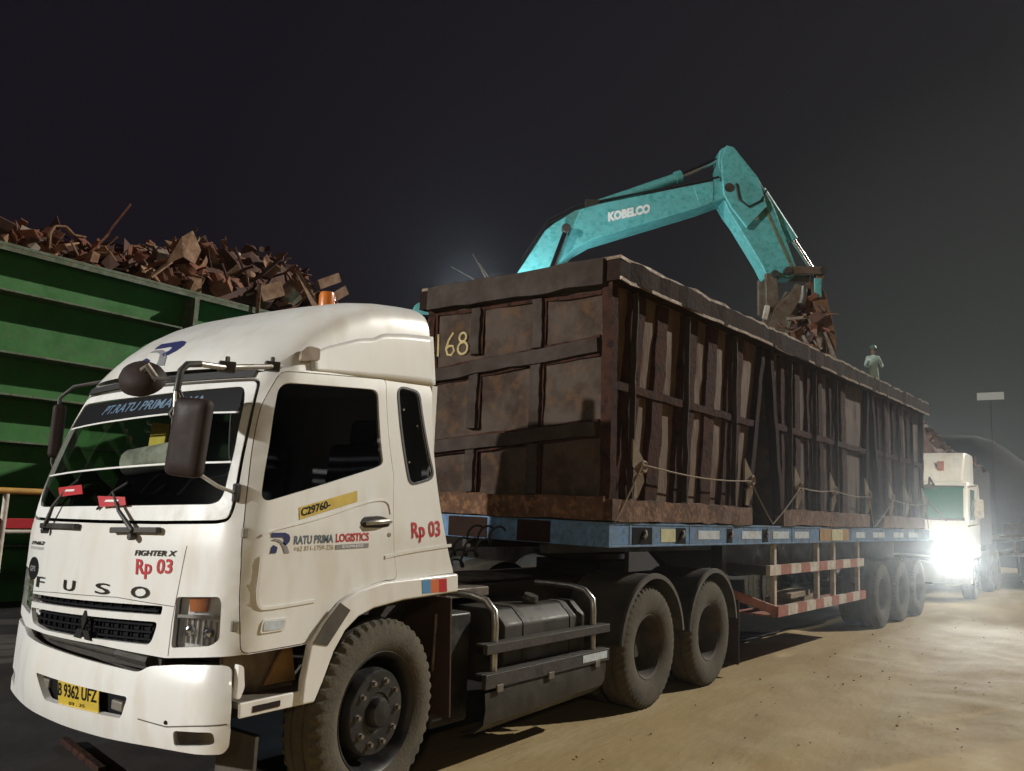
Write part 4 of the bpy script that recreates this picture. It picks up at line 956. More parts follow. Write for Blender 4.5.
# half round guards over the drive wheels
def guard(x, y, parent):
    b = MB(); n = 36; a0 = R(8); a1 = R(174); vs = []
    for i in range(n + 1):
        t = a0 + (a1 - a0) * i / n; r_ = .612
        for (rr, yy) in ((r_, .30), (r_ + .004, -.265), (r_ + .016, -.285), (r_ + .010, -.305), (r_ - .03, -.308)): vs.append((rr * math.cos(t), yy, rr * math.sin(t)))
    b.add(vs, [(i * 5 + j, (i + 1) * 5 + j, (i + 1) * 5 + j + 1, i * 5 + j + 1) for i in range(n) for j in range(4)])
    o = b.build('wheel_guard', M['mud'], parent, smooth=50, solid=.008); o.location = (x, y, .53); return o
g0 = guard(3.273, -.93, tr)
for x, y in ((4.627, -.93), (3.273, .73), (4.627, .73)):
    g1 = g0.copy(); C.objects.link(g1); g1.parent = tr; g1.location = (x, y, .53)
    if y > 0: g1.rotation_euler = (0, 0, math.pi); 
for y in (-.93, .73):
    b = MB(); b.box(5.30, 5.32, y - .30, y + .28, .12, .80); b.build('mud_flap', M['flap'], tr, bevel=.006)
# fuel tank with its side guard
tk = MB(); sec = rnd([(-1.10, .46), (-.52, .46), (-.52, .97), (-.99, .97), (-1.10, .87)], .022, 4)
tk.prism(sec, 'x', 1.20, 2.28); to = tk.build('fuel_tank', M['tank'], tr, bevel=.012)
for x in (1.42, 2.05):
    b = MB(); b.prism(shrink(sec, -.006), 'x', x, x + .06); b.build('tank_strap', M['chassis'], to, bevel=.003)
b = MB(); b.tube([(1.74, -.90, .93), (1.74, -.93, .985), (1.74, -.935, 1.0)], [.05, .05, .058], 16); b.tube([(1.74, -.935, 1.0), (1.74, -.945, 1.035)], [.062, .055], 16); b.build('filler_cap', M['black'], to, smooth=40)
for x in (1.60, 1.66, 1.92, 1.98):
    b = MB(); b.obox((x, -.86, .965), (.018, .16, .012)); b.build('tank_rib', M['chassis'], to)
b = MB(); b.box(.72, 1.10, -.88, -.50, .22, .95); b.build('battery_box', M['black'], tr, bevel=.02)
b = MB(); b.tube([(.74, -.75, .95), (.74, -.75, 1.15), (.80, -.60, 1.28)], .05, 12); b.build('air_pipe', M['black'], tr, smooth=40)
sg = pivot('side_guard', tr)
b = MB(); b.box(.845, 2.475, -1.225, -1.19, .725, .790); b.box(.845, 2.475, -1.19, -1.13, .778, .790); b.build('rail', M['chassis'], sg, bevel=.006)
b = MB(); b.box(.845, 2.475, -1.225, -1.19, .505, .600); b.box(.845, 2.475, -1.19, -1.13, .588, .600); b.build('rail', M['chassis'], sg, bevel=.006)
b = MB(); b.box(2.06, 2.43, -1.228, -1.2255, .530, .585); b.build('reflective_tape', M['reflect'], sg)
ap = MB(); pr_ = [(-1.205, .500), (-1.215, .40), (-1.20, .30), (-1.12, .235), (-1.0, .215)]; k = 5
ap.add([(x, y, z + dz) for x, dz in ((.87, -.02), (1.6, 0), (2.40, .02), (2.44, .05)) for y, z in pr_], [(i * k + j, (i + 1) * k + j, (i + 1) * k + j + 1, i * k + j + 1) for i in range(3) for j in range(4)])
ap.build('apron', M['tank'], sg, smooth=50, solid=.006)
for x in (1.0, 1.62, 2.28):
    b = MB(); b.obox((x, -1.226, .50), (.07, .014, .05)); b.build('bracket', M['dullsteel'], sg, bevel=.004)
for x in (1.0, 2.30):
    b = MB(); b.tube([(x, -.60, 1.075), (x, -.95, 1.075), (x, -1.08, 1.05), (x, -1.155, .985), (x, -1.165, .90), (x, -1.165, .52)], .025, 12); b.build('hoop', M['steel'], sg, smooth=40)
b = MB(); b.box(.70, 2.55, -.40, .20, 1.085, 1.105); b.build('catwalk', M['dullsteel'], tr, bevel=.004)
b = MB(); b.box(.78, 1.5, -.72, -.44, 1.02, 1.09); b.build('catwalk_bracket', M['dullsteel'], tr, bevel=.01)
b = MB(); b.box(.62, .95, -.70, .45, 1.14, 1.36); b.build('air_box', M['chassis'], tr, bevel=.03)
# coil hoses and fifth wheel
for k in range(3):
    b = MB(); y = -.25 + .12 * k
    b.tube([(.55 + .02 * math.sin(2 * t), y + .05 * math.cos(9 * t), 1.45 + .0 * t) if False else (.50 + 1.75 * t, y + .045 * math.cos(60 * t), 1.50 - .55 * math.sin(math.pi * t) * .6 + .045 * math.sin(60 * t)) for t in [i / 160 for i in range(161)]], .010, 6)
    b.build('air_hose', M['rubber'], tr, smooth=50)
b = MB(); b.lathe([(0, .0), (.45, 0), (.45, -.05), (.2, -.10), (0, -.10)], c=(3.85, YC, 1.27), axis='z', n=32); b.box(3.6, 4.1, YC - .38, YC + .38, 1.08, 1.19); b.build('fifth_wheel', M['chassis'], tr, smooth=30)
b = MB(); b.tube([(.52, -1.05, 1.0), (.58, -1.0, .86), (.55, -1.02, .70), (.60, -.98, .62)], .012, 8); b.build('lock_cable', M['dullsteel'], tr, smooth=50)
# ------------------------------------------------------------------ flatbed semitrailer; local x runs rearward from the kingpin
TX, TPHI = 3.85019, R(-1.745)
TM = Matrix.Translation((TX, 0, 0)) @ Matrix.Rotation(TPHI, 4, 'Z')
def tw(x, y, z): return TM @ Vector((x, y, z))
YB0, YB1 = -1.25, 1.05
fb = thing('flatbed_trailer', 'blue flatbed semitrailer with red and white side guard, loaded with three rusty bins', 'trailer', (TX, 0, 0), TPHI)
XB0, XB1 = -1.34, 10.85
b = MB(); b.box(XB0 + .01, XB1 - .01, YB0 + .02, YB1 - .02, 1.52, 1.585); b.build('deck', M['chassis'], fb)
for s, y in ((-1, YB0), (1, YB1)):
    b = MB()
    # channel section: web recessed between a top and a bottom flange
    i0, i1 = (y, y + .06) if s < 0 else (y - .06, y)
    b.box(XB0, XB1, i0, i1, 1.578, 1.600); b.box(XB0, XB1, i0, i1, 1.392, 1.410)
    w0, w1 = (y + .006, y + .018) if s < 0 else (y - .018, y - .006)
    b.box(XB0, XB1, w0, w1, 1.410, 1.578); 
    if s < 0:
        for x in [XB0 + .33, .15, 1.17, 2.2, 3.0, 5.5, 7.0, 8.4, 9.6]:
            b.box(x - .015, x + .015, y + .0008, y + .05, 1.410, 1.578)
    rl_ = b.build('side_rail', M['blue'], fb, bevel=.003)
    if s < 0:
        for x0, x1, mm in ((-.45, -.13, 'reflectyel'), (.33, .83, 'reflect'), (1.42, 1.98, 'reflect'), (2.34, 2.88, 'reflect'), (3.08, 3.62, 'reflect'), (5.75, 6.25, 'reflect'), (6.7, 7.4, 'reflect'), (8.0, 8.7, 'reflect'), (9.1, 9.8, 'reflect')):
            b = MB(); z0 = 1.452 if mm == 'reflect' else 1.430; b.box(x0, x1, y + .002, y + .0055, z0, z0 + (.085 if mm == 'reflect' else .120)); b.build('reflective_tape', M[mm], fb)
        b = MB(); b.box(4.05, 5.36, y - .004, y + .0055, 1.412, 1.576); ob = b.build('ochre_box', M['ochre'], fb, bevel=.004)
        b = MB(); b.box(4.55, 5.05, y - .009, y - .0045, 1.42, 1.57); b.build('panel', M['reflectyel'], ob)
        for x0, x1 in ((-.97, -.62), (-.16, .05), (1.02, 1.14), (2.02, 2.17)):
            b = MB(); b.box(x0, x1, y + .001, y + .0055, 1.412, 1.560); b.build('stake_pocket', M['ink'], fb)
            b = MB(); b.tube([((x0 + x1) / 2 - .01, y - .012, 1.47), ((x0 + x1) / 2 + .02, y - .02, 1.50), ((x0 + x1) / 2 + .03, y - .005, 1.53)], .02, 8); b.build('lashing_hook', M['dullsteel'], fb, smooth=40)
b = MB(); b.box(XB0 - .02, XB0 + .04, YB0 + .002, YB1 - .002, 1.392, 1.598); b.build('front_beam', M['blue'], fb, bevel=.004)
for y0, y1 in ((-.66, -.30), (.05, .52), (.7, .93)):
    b = MB(); b.box(XB0 - .026, XB0 - .0205, y0, y1, 1.40, 1.585); b.build('dark_patch', M['rustdark'], fb)  # near-black patches across the front of the beam
b = MB(); b.box(XB1 - .06, XB1, YB0 + .002, YB1 - .002, 1.392, 1.598); b.build('rear_beam', M['blue'], fb, bevel=.004)
for y in (-.55, .35):
    b = MB(); b.prism([(XB0 + .05, 1.52), (XB0 + .05, 1.30), (2.2, 1.28), (2.8, .95), (XB1 - .1, .95), (XB1 - .1, 1.52)], 'y', y - .05, y + .05); b.build('main_beam', M['chassis'], fb, bevel=.006)
b = MB()
for x in [XB0 + .5 + .9 * i for i in range(13)]: b.box(x - .03, x + .03, YB0 + .06, YB1 - .06, 1.42, 1.52)
b.build('cross_members', M['chassis'], fb)
for x in (7.487, 8.797, 10.107):
    b = MB(); b.tube([(x, -1.0, .51), (x, .8, .51)], .07, 12); b.build('axle', M['chassis'], fb, smooth=40)
    for y in (-.55, .35):
        b = MB(); b.tube([(x - .55, y, .86), (x - .25, y, .72), (x, y, .66), (x + .25, y, .72), (x + .55, y, .86)], .045, 8); b.build('leaf_spring', M['chassis'], fb, smooth=40)
for x in (7.487, 8.797, 10.107):
    for far in (0, 1):
        c = copy_tree(wr, fb); c.location = (x, .852 if far else -1.052, .517); c.rotation_euler = (0, 0, math.pi if far else 0)
# landing legs
for y in (-.75, .55):
    lg = pivot('landing_leg', fb, (1.95, y, 0))
    b = MB(); b.box(-.07, .07, -.07, .07, .55, 1.42); b.build('outer_leg', M['chassis'], lg, bevel=.008)
    b = MB(); b.box(-.05, .05, -.05, .05, .30, .56); b.box(-.13, .13, -.12, .12, .27, .30); b.build('inner_leg', M['chassis'], lg, bevel=.006)
# red and white side guard
sg = pivot('side_guard', fb)
def barred(name, x0, x1, z0, z1, y, n, red_first=True):
    b = MB(); 
    for i in range(n):
        a = x0 + (x1 - x0) * i / n; c = x0 + (x1 - x0) * (i + 1) / n
        vs = [(x, yy, z) for x in (a, c) for yy in (y, y + .05) for z in (z0, z1)]
        b.add(vs, [(0, 1, 3, 2), (4, 6, 7, 5), (0, 4, 5, 1), (2, 3, 7, 6), (0, 2, 6, 4), (1, 5, 7, 3)], (i + (0 if red_first else 1)) % 2)
    return b.build(name, [M['guardwhite'], M['guardred']], sg)
barred('rail', 2.24, 6.14, 1.03, 1.145, -1.25, 11)
barred('rail', 2.50, 6.22, .545, .665, -1.25, 11, False)
for x in (2.56, 4.15, 4.86, 6.06):
    b = MB(); b.box(x - .04, x + .04, -1.198, -1.14, .56, 1.39); b.build('post', M['guardwhite'], sg, bevel=.008)
b = MB(); b.beam((1.30, -.60, 1.02), (2.52, -1.20, .62), .06, .10); b.build('brace', M['guardred'], sg, bevel=.01)
b = MB(); b.box(2.5, 6.2, -1.18, -.70, .54, .56); b.build('shelf', M['guardred'], sg)
b = MB(); b.box(2.24, 2.30, -1.20, -.60, 1.03, 1.14); b.build('cross_arm', M['chassis'], sg, bevel=.006)
# timbers lying on the guard's shelf
pb = tw(3.95, -.95, .56)
for i, (dx, dy, dz, L, lab) in enumerate(((0, 0, .035, 2.0, 'long plank lying lowest on the shelf of the red and white side guard'), (.1, .05, .105, 1.5, 'middle plank of the three on the side guard shelf'), (-.25, -.02, .17, .9, 'short topmost plank of the three on the side guard shelf'))):
    b = MB(); b.box(-L / 2, L / 2, -.13, .13, -.034, .034); o = b.build('plank', M['wood'], bevel=.006)
    o.location = pb + Vector((dx, dy, dz)); o.rotation_euler = (0, 0, TPHI + (.03 if i else -.02) * i); tag(o, lab, 'plank', 'planks on the guard shelf')

# ------------------------------------------------------------------ rusty bins
BZ0, BZ1 = 1.603, 3.94
BY0, BY1 = -1.235, .93
rb = random.Random(5)
def jbar(b, a, c, wd, ht, n=None, j=.010, m=0, up=(0, 0, 1)):
    """box section battered out of true"""
    a = Vector(a); c = Vector(c); L = (c - a).length; n = n or max(3, int(L / .18)); d = (c - a) / L; u = Vector(up); sd = d.cross(u).normalized(); u = sd.cross(d)
    vs = []
    for i in range(n + 1):
        p = a + (c - a) * i / n; o = sd * rb.uniform(-j, j) + u * rb.uniform(-j, j); k = 1 + rb.uniform(-j, j) * 6
        for q in ((-1, -1), (1, -1), (1, 1), (-1, 1)): vs.append(p + o + sd * q[0] * wd / 2 * k + u * q[1] * ht / 2 * (1 + rb.uniform(-j, j) * 4))
    fs = [(i * 4 + k, i * 4 + (k + 1) % 4, (i + 1) * 4 + (k + 1) % 4, (i + 1) * 4 + k) for i in range(n) for k in range(4)] + [(0, 3, 2, 1), (n * 4, n * 4 + 1, n * 4 + 2, n * 4 + 3)]
    b.add(vs, fs, m)
def dented(b, quad, n, k, amp, nrm, seed, m=0):
    """battered plate between four corners (bl, br, tr, tl)"""
    bl, br, tr_, tl = [Vector(q) for q in quad]; nv = Vector(nrm); vs = []
    for i in range(n + 1):
        for j in range(k + 1):
            s, t = i / n, j / k; p = (bl * (1 - s) + br * s) * (1 - t) + (tl * (1 - s) + tr_ * s) * t
            e = min(1, 6 * min(s, 1 - s, t, 1 - t))
            vs.append(p + nv * amp * e * (noise.noise((p.x * 1.3 + seed, p.y * 1.3, p.z * 1.1)) + .5 * noise.noise((p.x * 4 + seed, p.y * 4, p.z * 3))))
    b.add(vs, [(i * (k + 1) + j, (i + 1) * (k + 1) + j, (i + 1) * (k + 1) + j + 1, i * (k + 1) + j + 1) for i in range(n) for j in range(k)], m)
def make_bin(label, t0, t1, b0, b1, ribs, mains, seed, front=False, fill=3.3, mid=2.78):
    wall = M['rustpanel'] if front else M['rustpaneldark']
    base = tw((t0 + t1) / 2, (BY0 + BY1) / 2, BZ0); bx, by, bz = (t0 + t1) / 2, (BY0 + BY1) / 2, BZ0
    bn = thing('scrap_bin', label, 'bin', base, TPHI, 'rusty bins on the flatbed')
    def put(b, name, m, **k):
        b.v = [(x - bx, y - by, (z - bz) * (3.855 + .0200 * (x + 1.39) - BZ0) / (BZ1 - BZ0)) for x, y, z in b.v]; return b.build(name, m, bn, **k)
    def X(f, z):                                             # f: 0 front edge .. 1 rear edge at height z
        t = (z - BZ0) / (BZ1 - BZ0); a = b0 + (t0 - b0) * t; c = b1 + (t1 - b1) * t; return a + (c - a) * f
    zt = 3.70; zs = 1.80
    yp = BY0 + .066
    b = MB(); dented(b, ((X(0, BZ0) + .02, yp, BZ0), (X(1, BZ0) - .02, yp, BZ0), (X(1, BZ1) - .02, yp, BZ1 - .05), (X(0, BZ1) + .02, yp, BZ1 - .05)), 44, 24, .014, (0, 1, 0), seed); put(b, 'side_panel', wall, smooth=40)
    b = MB(); dented(b, ((X(0, BZ0) + .02, BY1 - .06, BZ0), (X(1, BZ0) - .02, BY1 - .06, BZ0), (X(1, BZ1) - .02, BY1 - .06, BZ1 - .05), (X(0, BZ1) + .02, BY1 - .06, BZ1 - .05)), 24, 12, .03, (0, 1, 0), seed + 5); put(b, 'side_panel', M['rust'], smooth=40)
    for f, nm in ((0, 'front_panel'), (1, 'rear_panel')):
        o_ = .03 if f == 0 else -.03
        b = MB(); dented(b, ((X(f, BZ0) + o_, BY1 - .05, BZ0), (X(f, BZ0) + o_, BY0 + .09, BZ0), (X(f, BZ1) + o_, BY0 + .09, BZ1 - .05), (X(f, BZ1) + o_, BY1 - .05, BZ1 - .05)), 22, 22, .028, (1, 0, 0), seed + 9); put(b, nm, M['rustfront'], smooth=40)
    b = MB(); b.box(X(0, BZ0) + .05, X(1, BZ0) - .05, BY0 + .1, BY1 - .07, BZ0 + .03, BZ0 + .06); put(b, 'floor', M['rust'])
    # ribs down the near side; some carry a flat bar standing out
    for x0, x1 in ribs:
        n = 14; vs = []; y1 = yp + .03
        for i in range(n + 1):
            z = zs - .02 + (zt - zs + .02) * i / n; sh = (X(.5, z) - X(.5, BZ0)); q0 = x0 + rb.uniform(-.014, .014); q1 = x1 + rb.uniform(-.014, .014)
            yo = BY0 + .028 + rb.uniform(-.006, .006); mg = .035
            for xx, yy in ((q0, y1), (q0 + mg, yo), (q1 - mg, yo), (q1, y1)): vs.append((xx + sh, yy, z))
        b = MB(); b.add(vs, [(i * 4 + k, (i + 1) * 4 + k, (i + 1) * 4 + k + 1, i * 4 + k + 1) for i in range(n) for k in range(3)] + [(0, 1, 2, 3), (n * 4 + 3, n * 4 + 2, n * 4 + 1, n * 4)])
        put(b, 'rib', M['rust'], smooth=25)
    for x in mains:
        b = MB(); jbar(b, (x, BY0 - .005, zs + .01), (x + .03, BY0 - .005, zt - .01),   .014, .055, 12, .006, up=(0, 1, 0)); put(b, 'flat_bar', M['rustrail'])
    # corner posts; shade of the gaps between bins painted in as darker rust
    for f in (0, 1):
        for y in (BY0 + .045, BY1 - .045):
            b = MB(); o_ = .055 if f == 0 else -.055; jbar(b, (X(f, BZ0) + o_, y, BZ0 + .01), (X(f, BZ1 - .06) + o_, y, BZ1 - .06), .10, .10, 12, .007, up=(0, 1, 0)); put(b, 'corner_post', M['rust'] if front and f == 0 else M['rustdark'])
    # middle rail, sill, top rail with its bright worn lip
    b = MB(); jbar(b, (X(0, mid) + .1, BY0 + .035, mid + .02), (X(1, mid) - .1, BY0 + .035, mid - .02), .06, .075, None, .006); put(b, 'middle_rail', M['rust'])
    b = MB(); jbar(b, (X(0, BZ0 + .1) + .0, BY0 + .025, BZ0 + .105), (X(1, BZ0 + .1) - .0, BY0 + .025, BZ0 + .100), .11, .19, None, .010); put(b, 'sill', M['rustsill'])
    b = MB(); jbar(b, (X(0, BZ0 + .1), BY1 - .03, BZ0 + .105), (X(1, BZ0 + .1), BY1 - .03, BZ0 + .1), .11, .19, None, .010); put(b, 'sill', M['rustsill'])
    for y in (BY0 - .02, BY1 + .02):
        b = MB(); jbar(b, (t0 - .02, y, BZ1 - .12), (t1 + .01, y, BZ1 - .12), .15, .20, None, .014); tp = put(b, 'top_rail', M['rustdark'])
        b = MB(); jbar(b, (t0 - .03, y + (.02 if y < 0 else -.02), BZ1 - .012), (t1 + .02, y + (.02 if y < 0 else -.02), BZ1 - .012), .17, .030, None, .015); put(b, 'rim_lip', M['worn'])
        if y < 0: b = MB(); jbar(b, (t0 - .02, y - .072, BZ1 - .215), (t1 + .01, y - .072, BZ1 - .215), .014, .03, None, .008); put(b, 'rim_lip', M['worn'])
    for f in (0, 1):
        xx = (t0 - .01) if f == 0 else (t1 - .01)
        b = MB(); jbar(b, (xx, BY0 + .06, BZ1 - .14), (xx, BY1 - .06, BZ1 - .13), .13, .24, None, .012); put(b, 'end_rail', M['rustrail'])
        if f == 0 and not front or f == 1:
            for y in (-.45, .30):
                b = MB(); jbar(b, (X(f, BZ0 + .05) + (-.02 if f == 0 else .0), y, BZ0 + .05), (X(f, 3.6) + (-.02 if f == 0 else .0), y, 3.64), .07, .10, 10, .006, up=(0, 1, 0)); put(b, 'end_rib', M['rust'])
    if front:
        xf_ = X(0, 2.7)
        for z, h in ((3.10, .13), (2.36, .12)):
            b = MB(); jbar(b, (xf_ - .012, BY0 + .12, z + .05), (xf_ - .012, BY1 - .10, z - .11), .07, h, None, .012); put(b, 'end_rail', M['rustrail'])
            for dz in (-h / 2 - .012, h / 2 + .012):
                b = MB(); jbar(b, (xf_ + .016, BY0 + .12, z + dz + .05), (xf_ + .016, BY1 - .10, z + dz - .11), .02, .028, None, .008); put(b, 'weld_gap', M['rust'])
        for y in (.275, -.46):
            for z0, z1 in ((3.18, 3.65), (2.44, 3.03), (BZ0 + .22, 2.28)):
                b = MB(); jbar(b, (xf_ + .0, y, z0), (xf_ + .0, y, z1), .105, .06, 8, .006, up=(1, 0, 0)); put(b, 'end_rib', M['rustrail'])
                for dy in (-.066, .066):
                    b = MB(); jbar(b, (xf_ + .018, y + dy, z0), (xf_ + .018, y + dy, z1), .024, .03, 8, .005, up=(1, 0, 0)); put(b, 'weld_gap', M['rust'])
        b = MB(); jbar(b, (X(0, BZ0 + .1) - .015, BY0 + .02, BZ0 + .105), (X(0, BZ0 + .1) - .015, BY1, BZ0 + .105), .06, .20, None, .010); put(b, 'end_sill', M['rustsill'])
        b = MB(); jbar(b, (xf_ + .018, BY0 + .11, 3.63), (xf_ + .018, BY1 - .09, 3.65), .03, .035, None, .01); put(b, 'weld_gap', M['rust'])
        b = MB(); jbar(b, (xf_ + .018, BY1 - .12, BZ0 + .2), (xf_ + .018, BY1 - .12, 3.65), .03, .03, None, .008, up=(0, 1, 0)); put(b, 'weld_gap', M['rust'])
        # chalked number
        def chalk(name, st):
            b = MB()
            for pts in st: b.tube([(xf_ - .004 if False else xf_ + .012, .80 - a, 3.20 + c) for a, c in pts], .0135, 6)
            return put(b, name, M['chalk'])
        chalk('chalk_digit', [[(.02, .0), (.018, .10), (.01, .235)]])
        chalk('chalk_digit', [[(.215, .235), (.155, .16), (.125, .07), (.15, .01), (.20, .0), (.235, .045), (.215, .095), (.165, .10), (.13, .07)]])
        o8 = [(.34 + .045 * math.cos(t), .175 + .045 * math.sin(t)) for t in [2 * math.pi * i / 14 for i in range(15)]]; u8 = [(.345 + .062 * math.cos(t), .062 + .062 * math.sin(t)) for t in [2 * math.pi * i / 14 for i in range(15)]]
        chalk('chalk_digit', [o8, u8])
    # lashing lugs hanging on the side
    for x in ([t0 + .42, b1 - .15] if front else [b0 + .45, (b0 + b1) / 2, b1 - .12]):
        b = MB(); z = 2.12
        b.add([(x - .05, BY0 - .012, z + .22), (x + .11, BY0 - .05, z), (x + .12, BY0 - .05, z - .07), (x + .02, BY0 - .05, z - .10), (x - .05, BY0 - .01, z - .02)], [(0, 1, 2, 3, 4)])
        b.add([(x + .06, BY0 - .05, z - .05), (x + .09, BY0 - .05, z - .15), (x + .03, BY0 - .02, z - .30), (x - .02, BY0 - .01, z - .30), (x - .01, BY0 - .02, z - .12)], [(0, 1, 2, 3, 4)])
        put(b, 'lashing_lug', M['rope'], solid=.02)
        b = MB(); b.tube([(x + .075 + .045 * math.cos(t), BY0 - .07, z - .02 + .045 * math.sin(t)) for t in [2 * math.pi * i / 12 for i in range(13)]], .014, 6, cap=False); put(b, 'ring', M['rope'])
    # scrap inside
    b = MB(); vs = []
    for i in range(17):
        for j in range(9):
            x = X(.03 + .94 * i / 16, fill); y = BY0 + .14 + (BY1 - BY0 - .26) * j / 8; vs.append((x, y, fill - .25 + .14 * noise.noise((x * 2, y * 2, seed))))
    b.add(vs, [(i * 9 + j, (i + 1) * 9 + j, (i + 1) * 9 + j + 1, i * 9 + j + 1) for i in range(16) for j in range(8)], 3)
    for i in range(160):
        f = rb.uniform(.10, .90); scrap_piece(b, (X(f, fill), rb.uniform(BY0 + .35, BY1 - .3), fill + rb.uniform(-.25, .10)), rb.choice((.2, .3, .4)), rb)
    b.v = [(x - bx, y - by, z - bz) for x, y, z in b.v]; ld = b.build('scrap_load', SCR); ld.location = base; ld.rotation_euler = (0, 0, TPHI)
    tag(ld, {0: 'scrap filling the first rusty bin, the one marked 168', 1: 'scrap filling the middle rusty bin below the grab', 2: 'scrap filling the rearmost rusty bin'}[seed // 10], 'scrap load', 'scrap in the bins', kind='stuff')
    return bn
make_bin('rusty ribbed bin at the front of the flatbed with 168 chalked on its end', -1.39, 2.20, -1.36, 1.66,
         [(-1.26, -.93), (-.74, -.46), (-.20, .18), (.38, .68), (.90, 1.36)], [-1.02, .03, 1.20], 1, True)
make_bin('dark rusty ribbed bin in the middle of the flatbed, under the grab', 2.24, 6.70, 2.66, 6.42,
         [(2.75, 3.10), (3.26, 3.52), (3.74, 4.06), (4.22, 4.46), (4.70, 5.05), (5.25, 5.55)], [2.95, 3.9, 4.86], 12, False, 3.45)
make_bin('dark rusty ribbed bin at the rear end of the flatbed, farthest from the cab', 6.74, 10.72, 7.30, 10.40,
         [(7.35, 7.65), (7.85, 8.1), (8.35, 8.65), (8.9, 9.15), (9.4, 9.7)], [7.5, 8.5, 9.55], 23, False)
# lashing ropes
def rope(pts, lab, r_=.008):
    b = MB(); q = []
    for a, c in zip(pts, pts[1:]):
        a = Vector(a); c = Vector(c); L = (c - a).length
        for i in range(8): q.append(a + (c - a) * i / 8 + Vector((0, 0, -.05 * L * .35 * math.sin(math.pi * i / 8))))
    q.append(Vector(pts[-1])); o0 = tw(*q[0])
    b.tube([tw(*p) - o0 for p in q], r_, 6); o = b.build('lashing_rope', M['rope'], smooth=50); o.location = o0; tag(o, lab, 'rope', 'lashing ropes on the bins')
yr_ = BY0 - .075
rope([(-1.30, YB0 - .012, 1.60), (-.93, yr_, 2.10), (1.52, yr_, 2.08), (2.30, YB0 - .012, 1.62)], 'rope strung along the foot of the bin marked 168 between two pale lugs')
rope([(2.30, YB0 - .012, 1.62), (3.12, yr_, 2.08), (4.52, yr_, 2.10), (6.30, yr_, 2.08), (6.7, YB0 - .012, 1.62)], 'rope strung along the foot of the middle bin above the red and white guard')
rope([(6.75, YB0 - .012, 1.62), (7.78, yr_, 2.08), (10.28, yr_, 2.08), (10.7, YB0 - .012, 1.62)], 'rope strung along the foot of the rearmost bin')
# wires poking out of the first bin
for pts, lab in (([(-.4, .50, 3.5), (-.75, .56, 3.92), (-.95, 1.05, 4.22)], 'lowest of the thin wires leaning out of the front bin'), ([(-.5, .55, 3.5), (-.8, .63, 4.0), (-.92, .78, 4.33)], 'middle one of the thin wires leaning out of the front bin'),
                 ([(-.5, .5, 3.5), (-.8, .54, 3.95), (-.95, .66, 4.20)], 'right hand one of the thin wires leaning out of the front bin')):
    b = MB(); o0 = tw(*pts[0]); b.tube([tw(*p) - o0 for p in pts], [.010, .008, .005], 6); o = b.build('wire', M['dullsteel'], smooth=40); o.location = o0; tag(o, lab, 'wire', 'wires in the front bin')
# ------------------------------------------------------------------ turquoise excavator on the spoil mound
EO = Vector((7.22, 4.86, 0)); EH = Vector((.59162876, -.80621052, 0)); EN = Vector((.80621052, .59162876, 0))
ex = thing('excavator', 'turquoise crawler excavator reaching over the bins with white lettering on its boom', 'excavator', (7.22, 4.86, 2.1), math.atan2(EH.y, EH.x))
# local frame of the excavator: x along the boom, y to its left (away from the photographer), z up from the mound
def xz(poly): return [(a, c - 2.1) for a, c in poly]
def eprism(name, poly, w0, w1, m, parent=None, bevel=.02):
    b = MB(); b.prism(xz(poly), 'y', w0, w1); return b.build(name, m, parent or ex, bevel=bevel)
boom = eprism('boom', [(-.15, 3.35), (.35, 4.2), (1.24, 5.79), (1.69, 6.56), (1.86, 6.71), (2.21, 6.95), (2.65, 7.10), (4.69, 7.62), (4.98, 7.60), (5.02, 7.42), (4.88, 7.30), (4.43, 7.11), (2.49, 6.41), (2.20, 6.22), (1.95, 5.95), (1.5, 5.1), (.75, 3.8), (.25, 3.25)], -.27, .27, M['teal'])
lettering('lettering', 'KOBELCO', ((2.80, 6.76 - 2.1), (3.54, 6.96 - 2.1), (3.54, 7.135 - 2.1), (2.79, 6.935 - 2.1)), lambda a, c: (a, -.274, c), M['white_clean'], boom, .07)
eprism('tip_plate', [(4.30, 7.50), (4.66, 7.59), (4.66, 7.22), (4.42, 7.14)], -.278, -.2705, M['teal'], boom, .004)
for q in ((4.93, 7.47, .085), (2.05, 6.55, .06)):
    b = MB(); b.tube([(q[0], -.34, q[1] - 2.1), (q[0], .34, q[1] - 2.1)], q[2], 16); b.build('pin', M['chassis'], boom, smooth=40)
# boom rams on both sides
for s in (-1, 1):
    b = MB(); b.tube([(.95, s * .40, 3.35 - 2.1), (1.62, s * .40, 5.20 - 2.1)], .085, 14); cy = b.build('boom_cylinder', M['teal'], ex, smooth=40)
    b = MB(); b.tube([(1.62, s * .40, 5.20 - 2.1), (2.05, s * .40, 6.52 - 2.1)], .05, 12); b.build('rod', M['chrome'], cy, smooth=40)
    b = MB(); b.tube([(2.05, s * .33, 6.55 - 2.1), (2.05, s * .48, 6.55 - 2.1)], .078, 14); b.build('rod_eye', M['chassis'], cy, smooth=40)
for y in (-.12, .12):
    b = MB(); b.tube([(1.3, y, 6.05 - 2.1), (1.75, y, 6.80 - 2.1), (2.2, y, 7.07 - 2.1), (2.9, y, 7.26 - 2.1), (4.5, y, 7.66 - 2.1), (4.8, y, 7.75 - 2.1)], .022, 8); b.build('hose', M['rubber'], boom, smooth=50)
b = MB(); b.tube([(2.52, 0, 7.13 - 2.1), (4.12, 0, 7.78 - 2.1)], .085, 16); b.tube([(4.03, 0, 7.745 - 2.1), (4.14, 0, 7.79 - 2.1)], .11, 16); ac = b.build('arm_cylinder', M['teal'], ex, smooth=40)
b = MB(); b.tube([(4.12, 0, 7.78 - 2.1), (4.80, 0, 8.12 - 2.1)], .045, 12); b.build('rod', M['chrome'], ac, smooth=40)
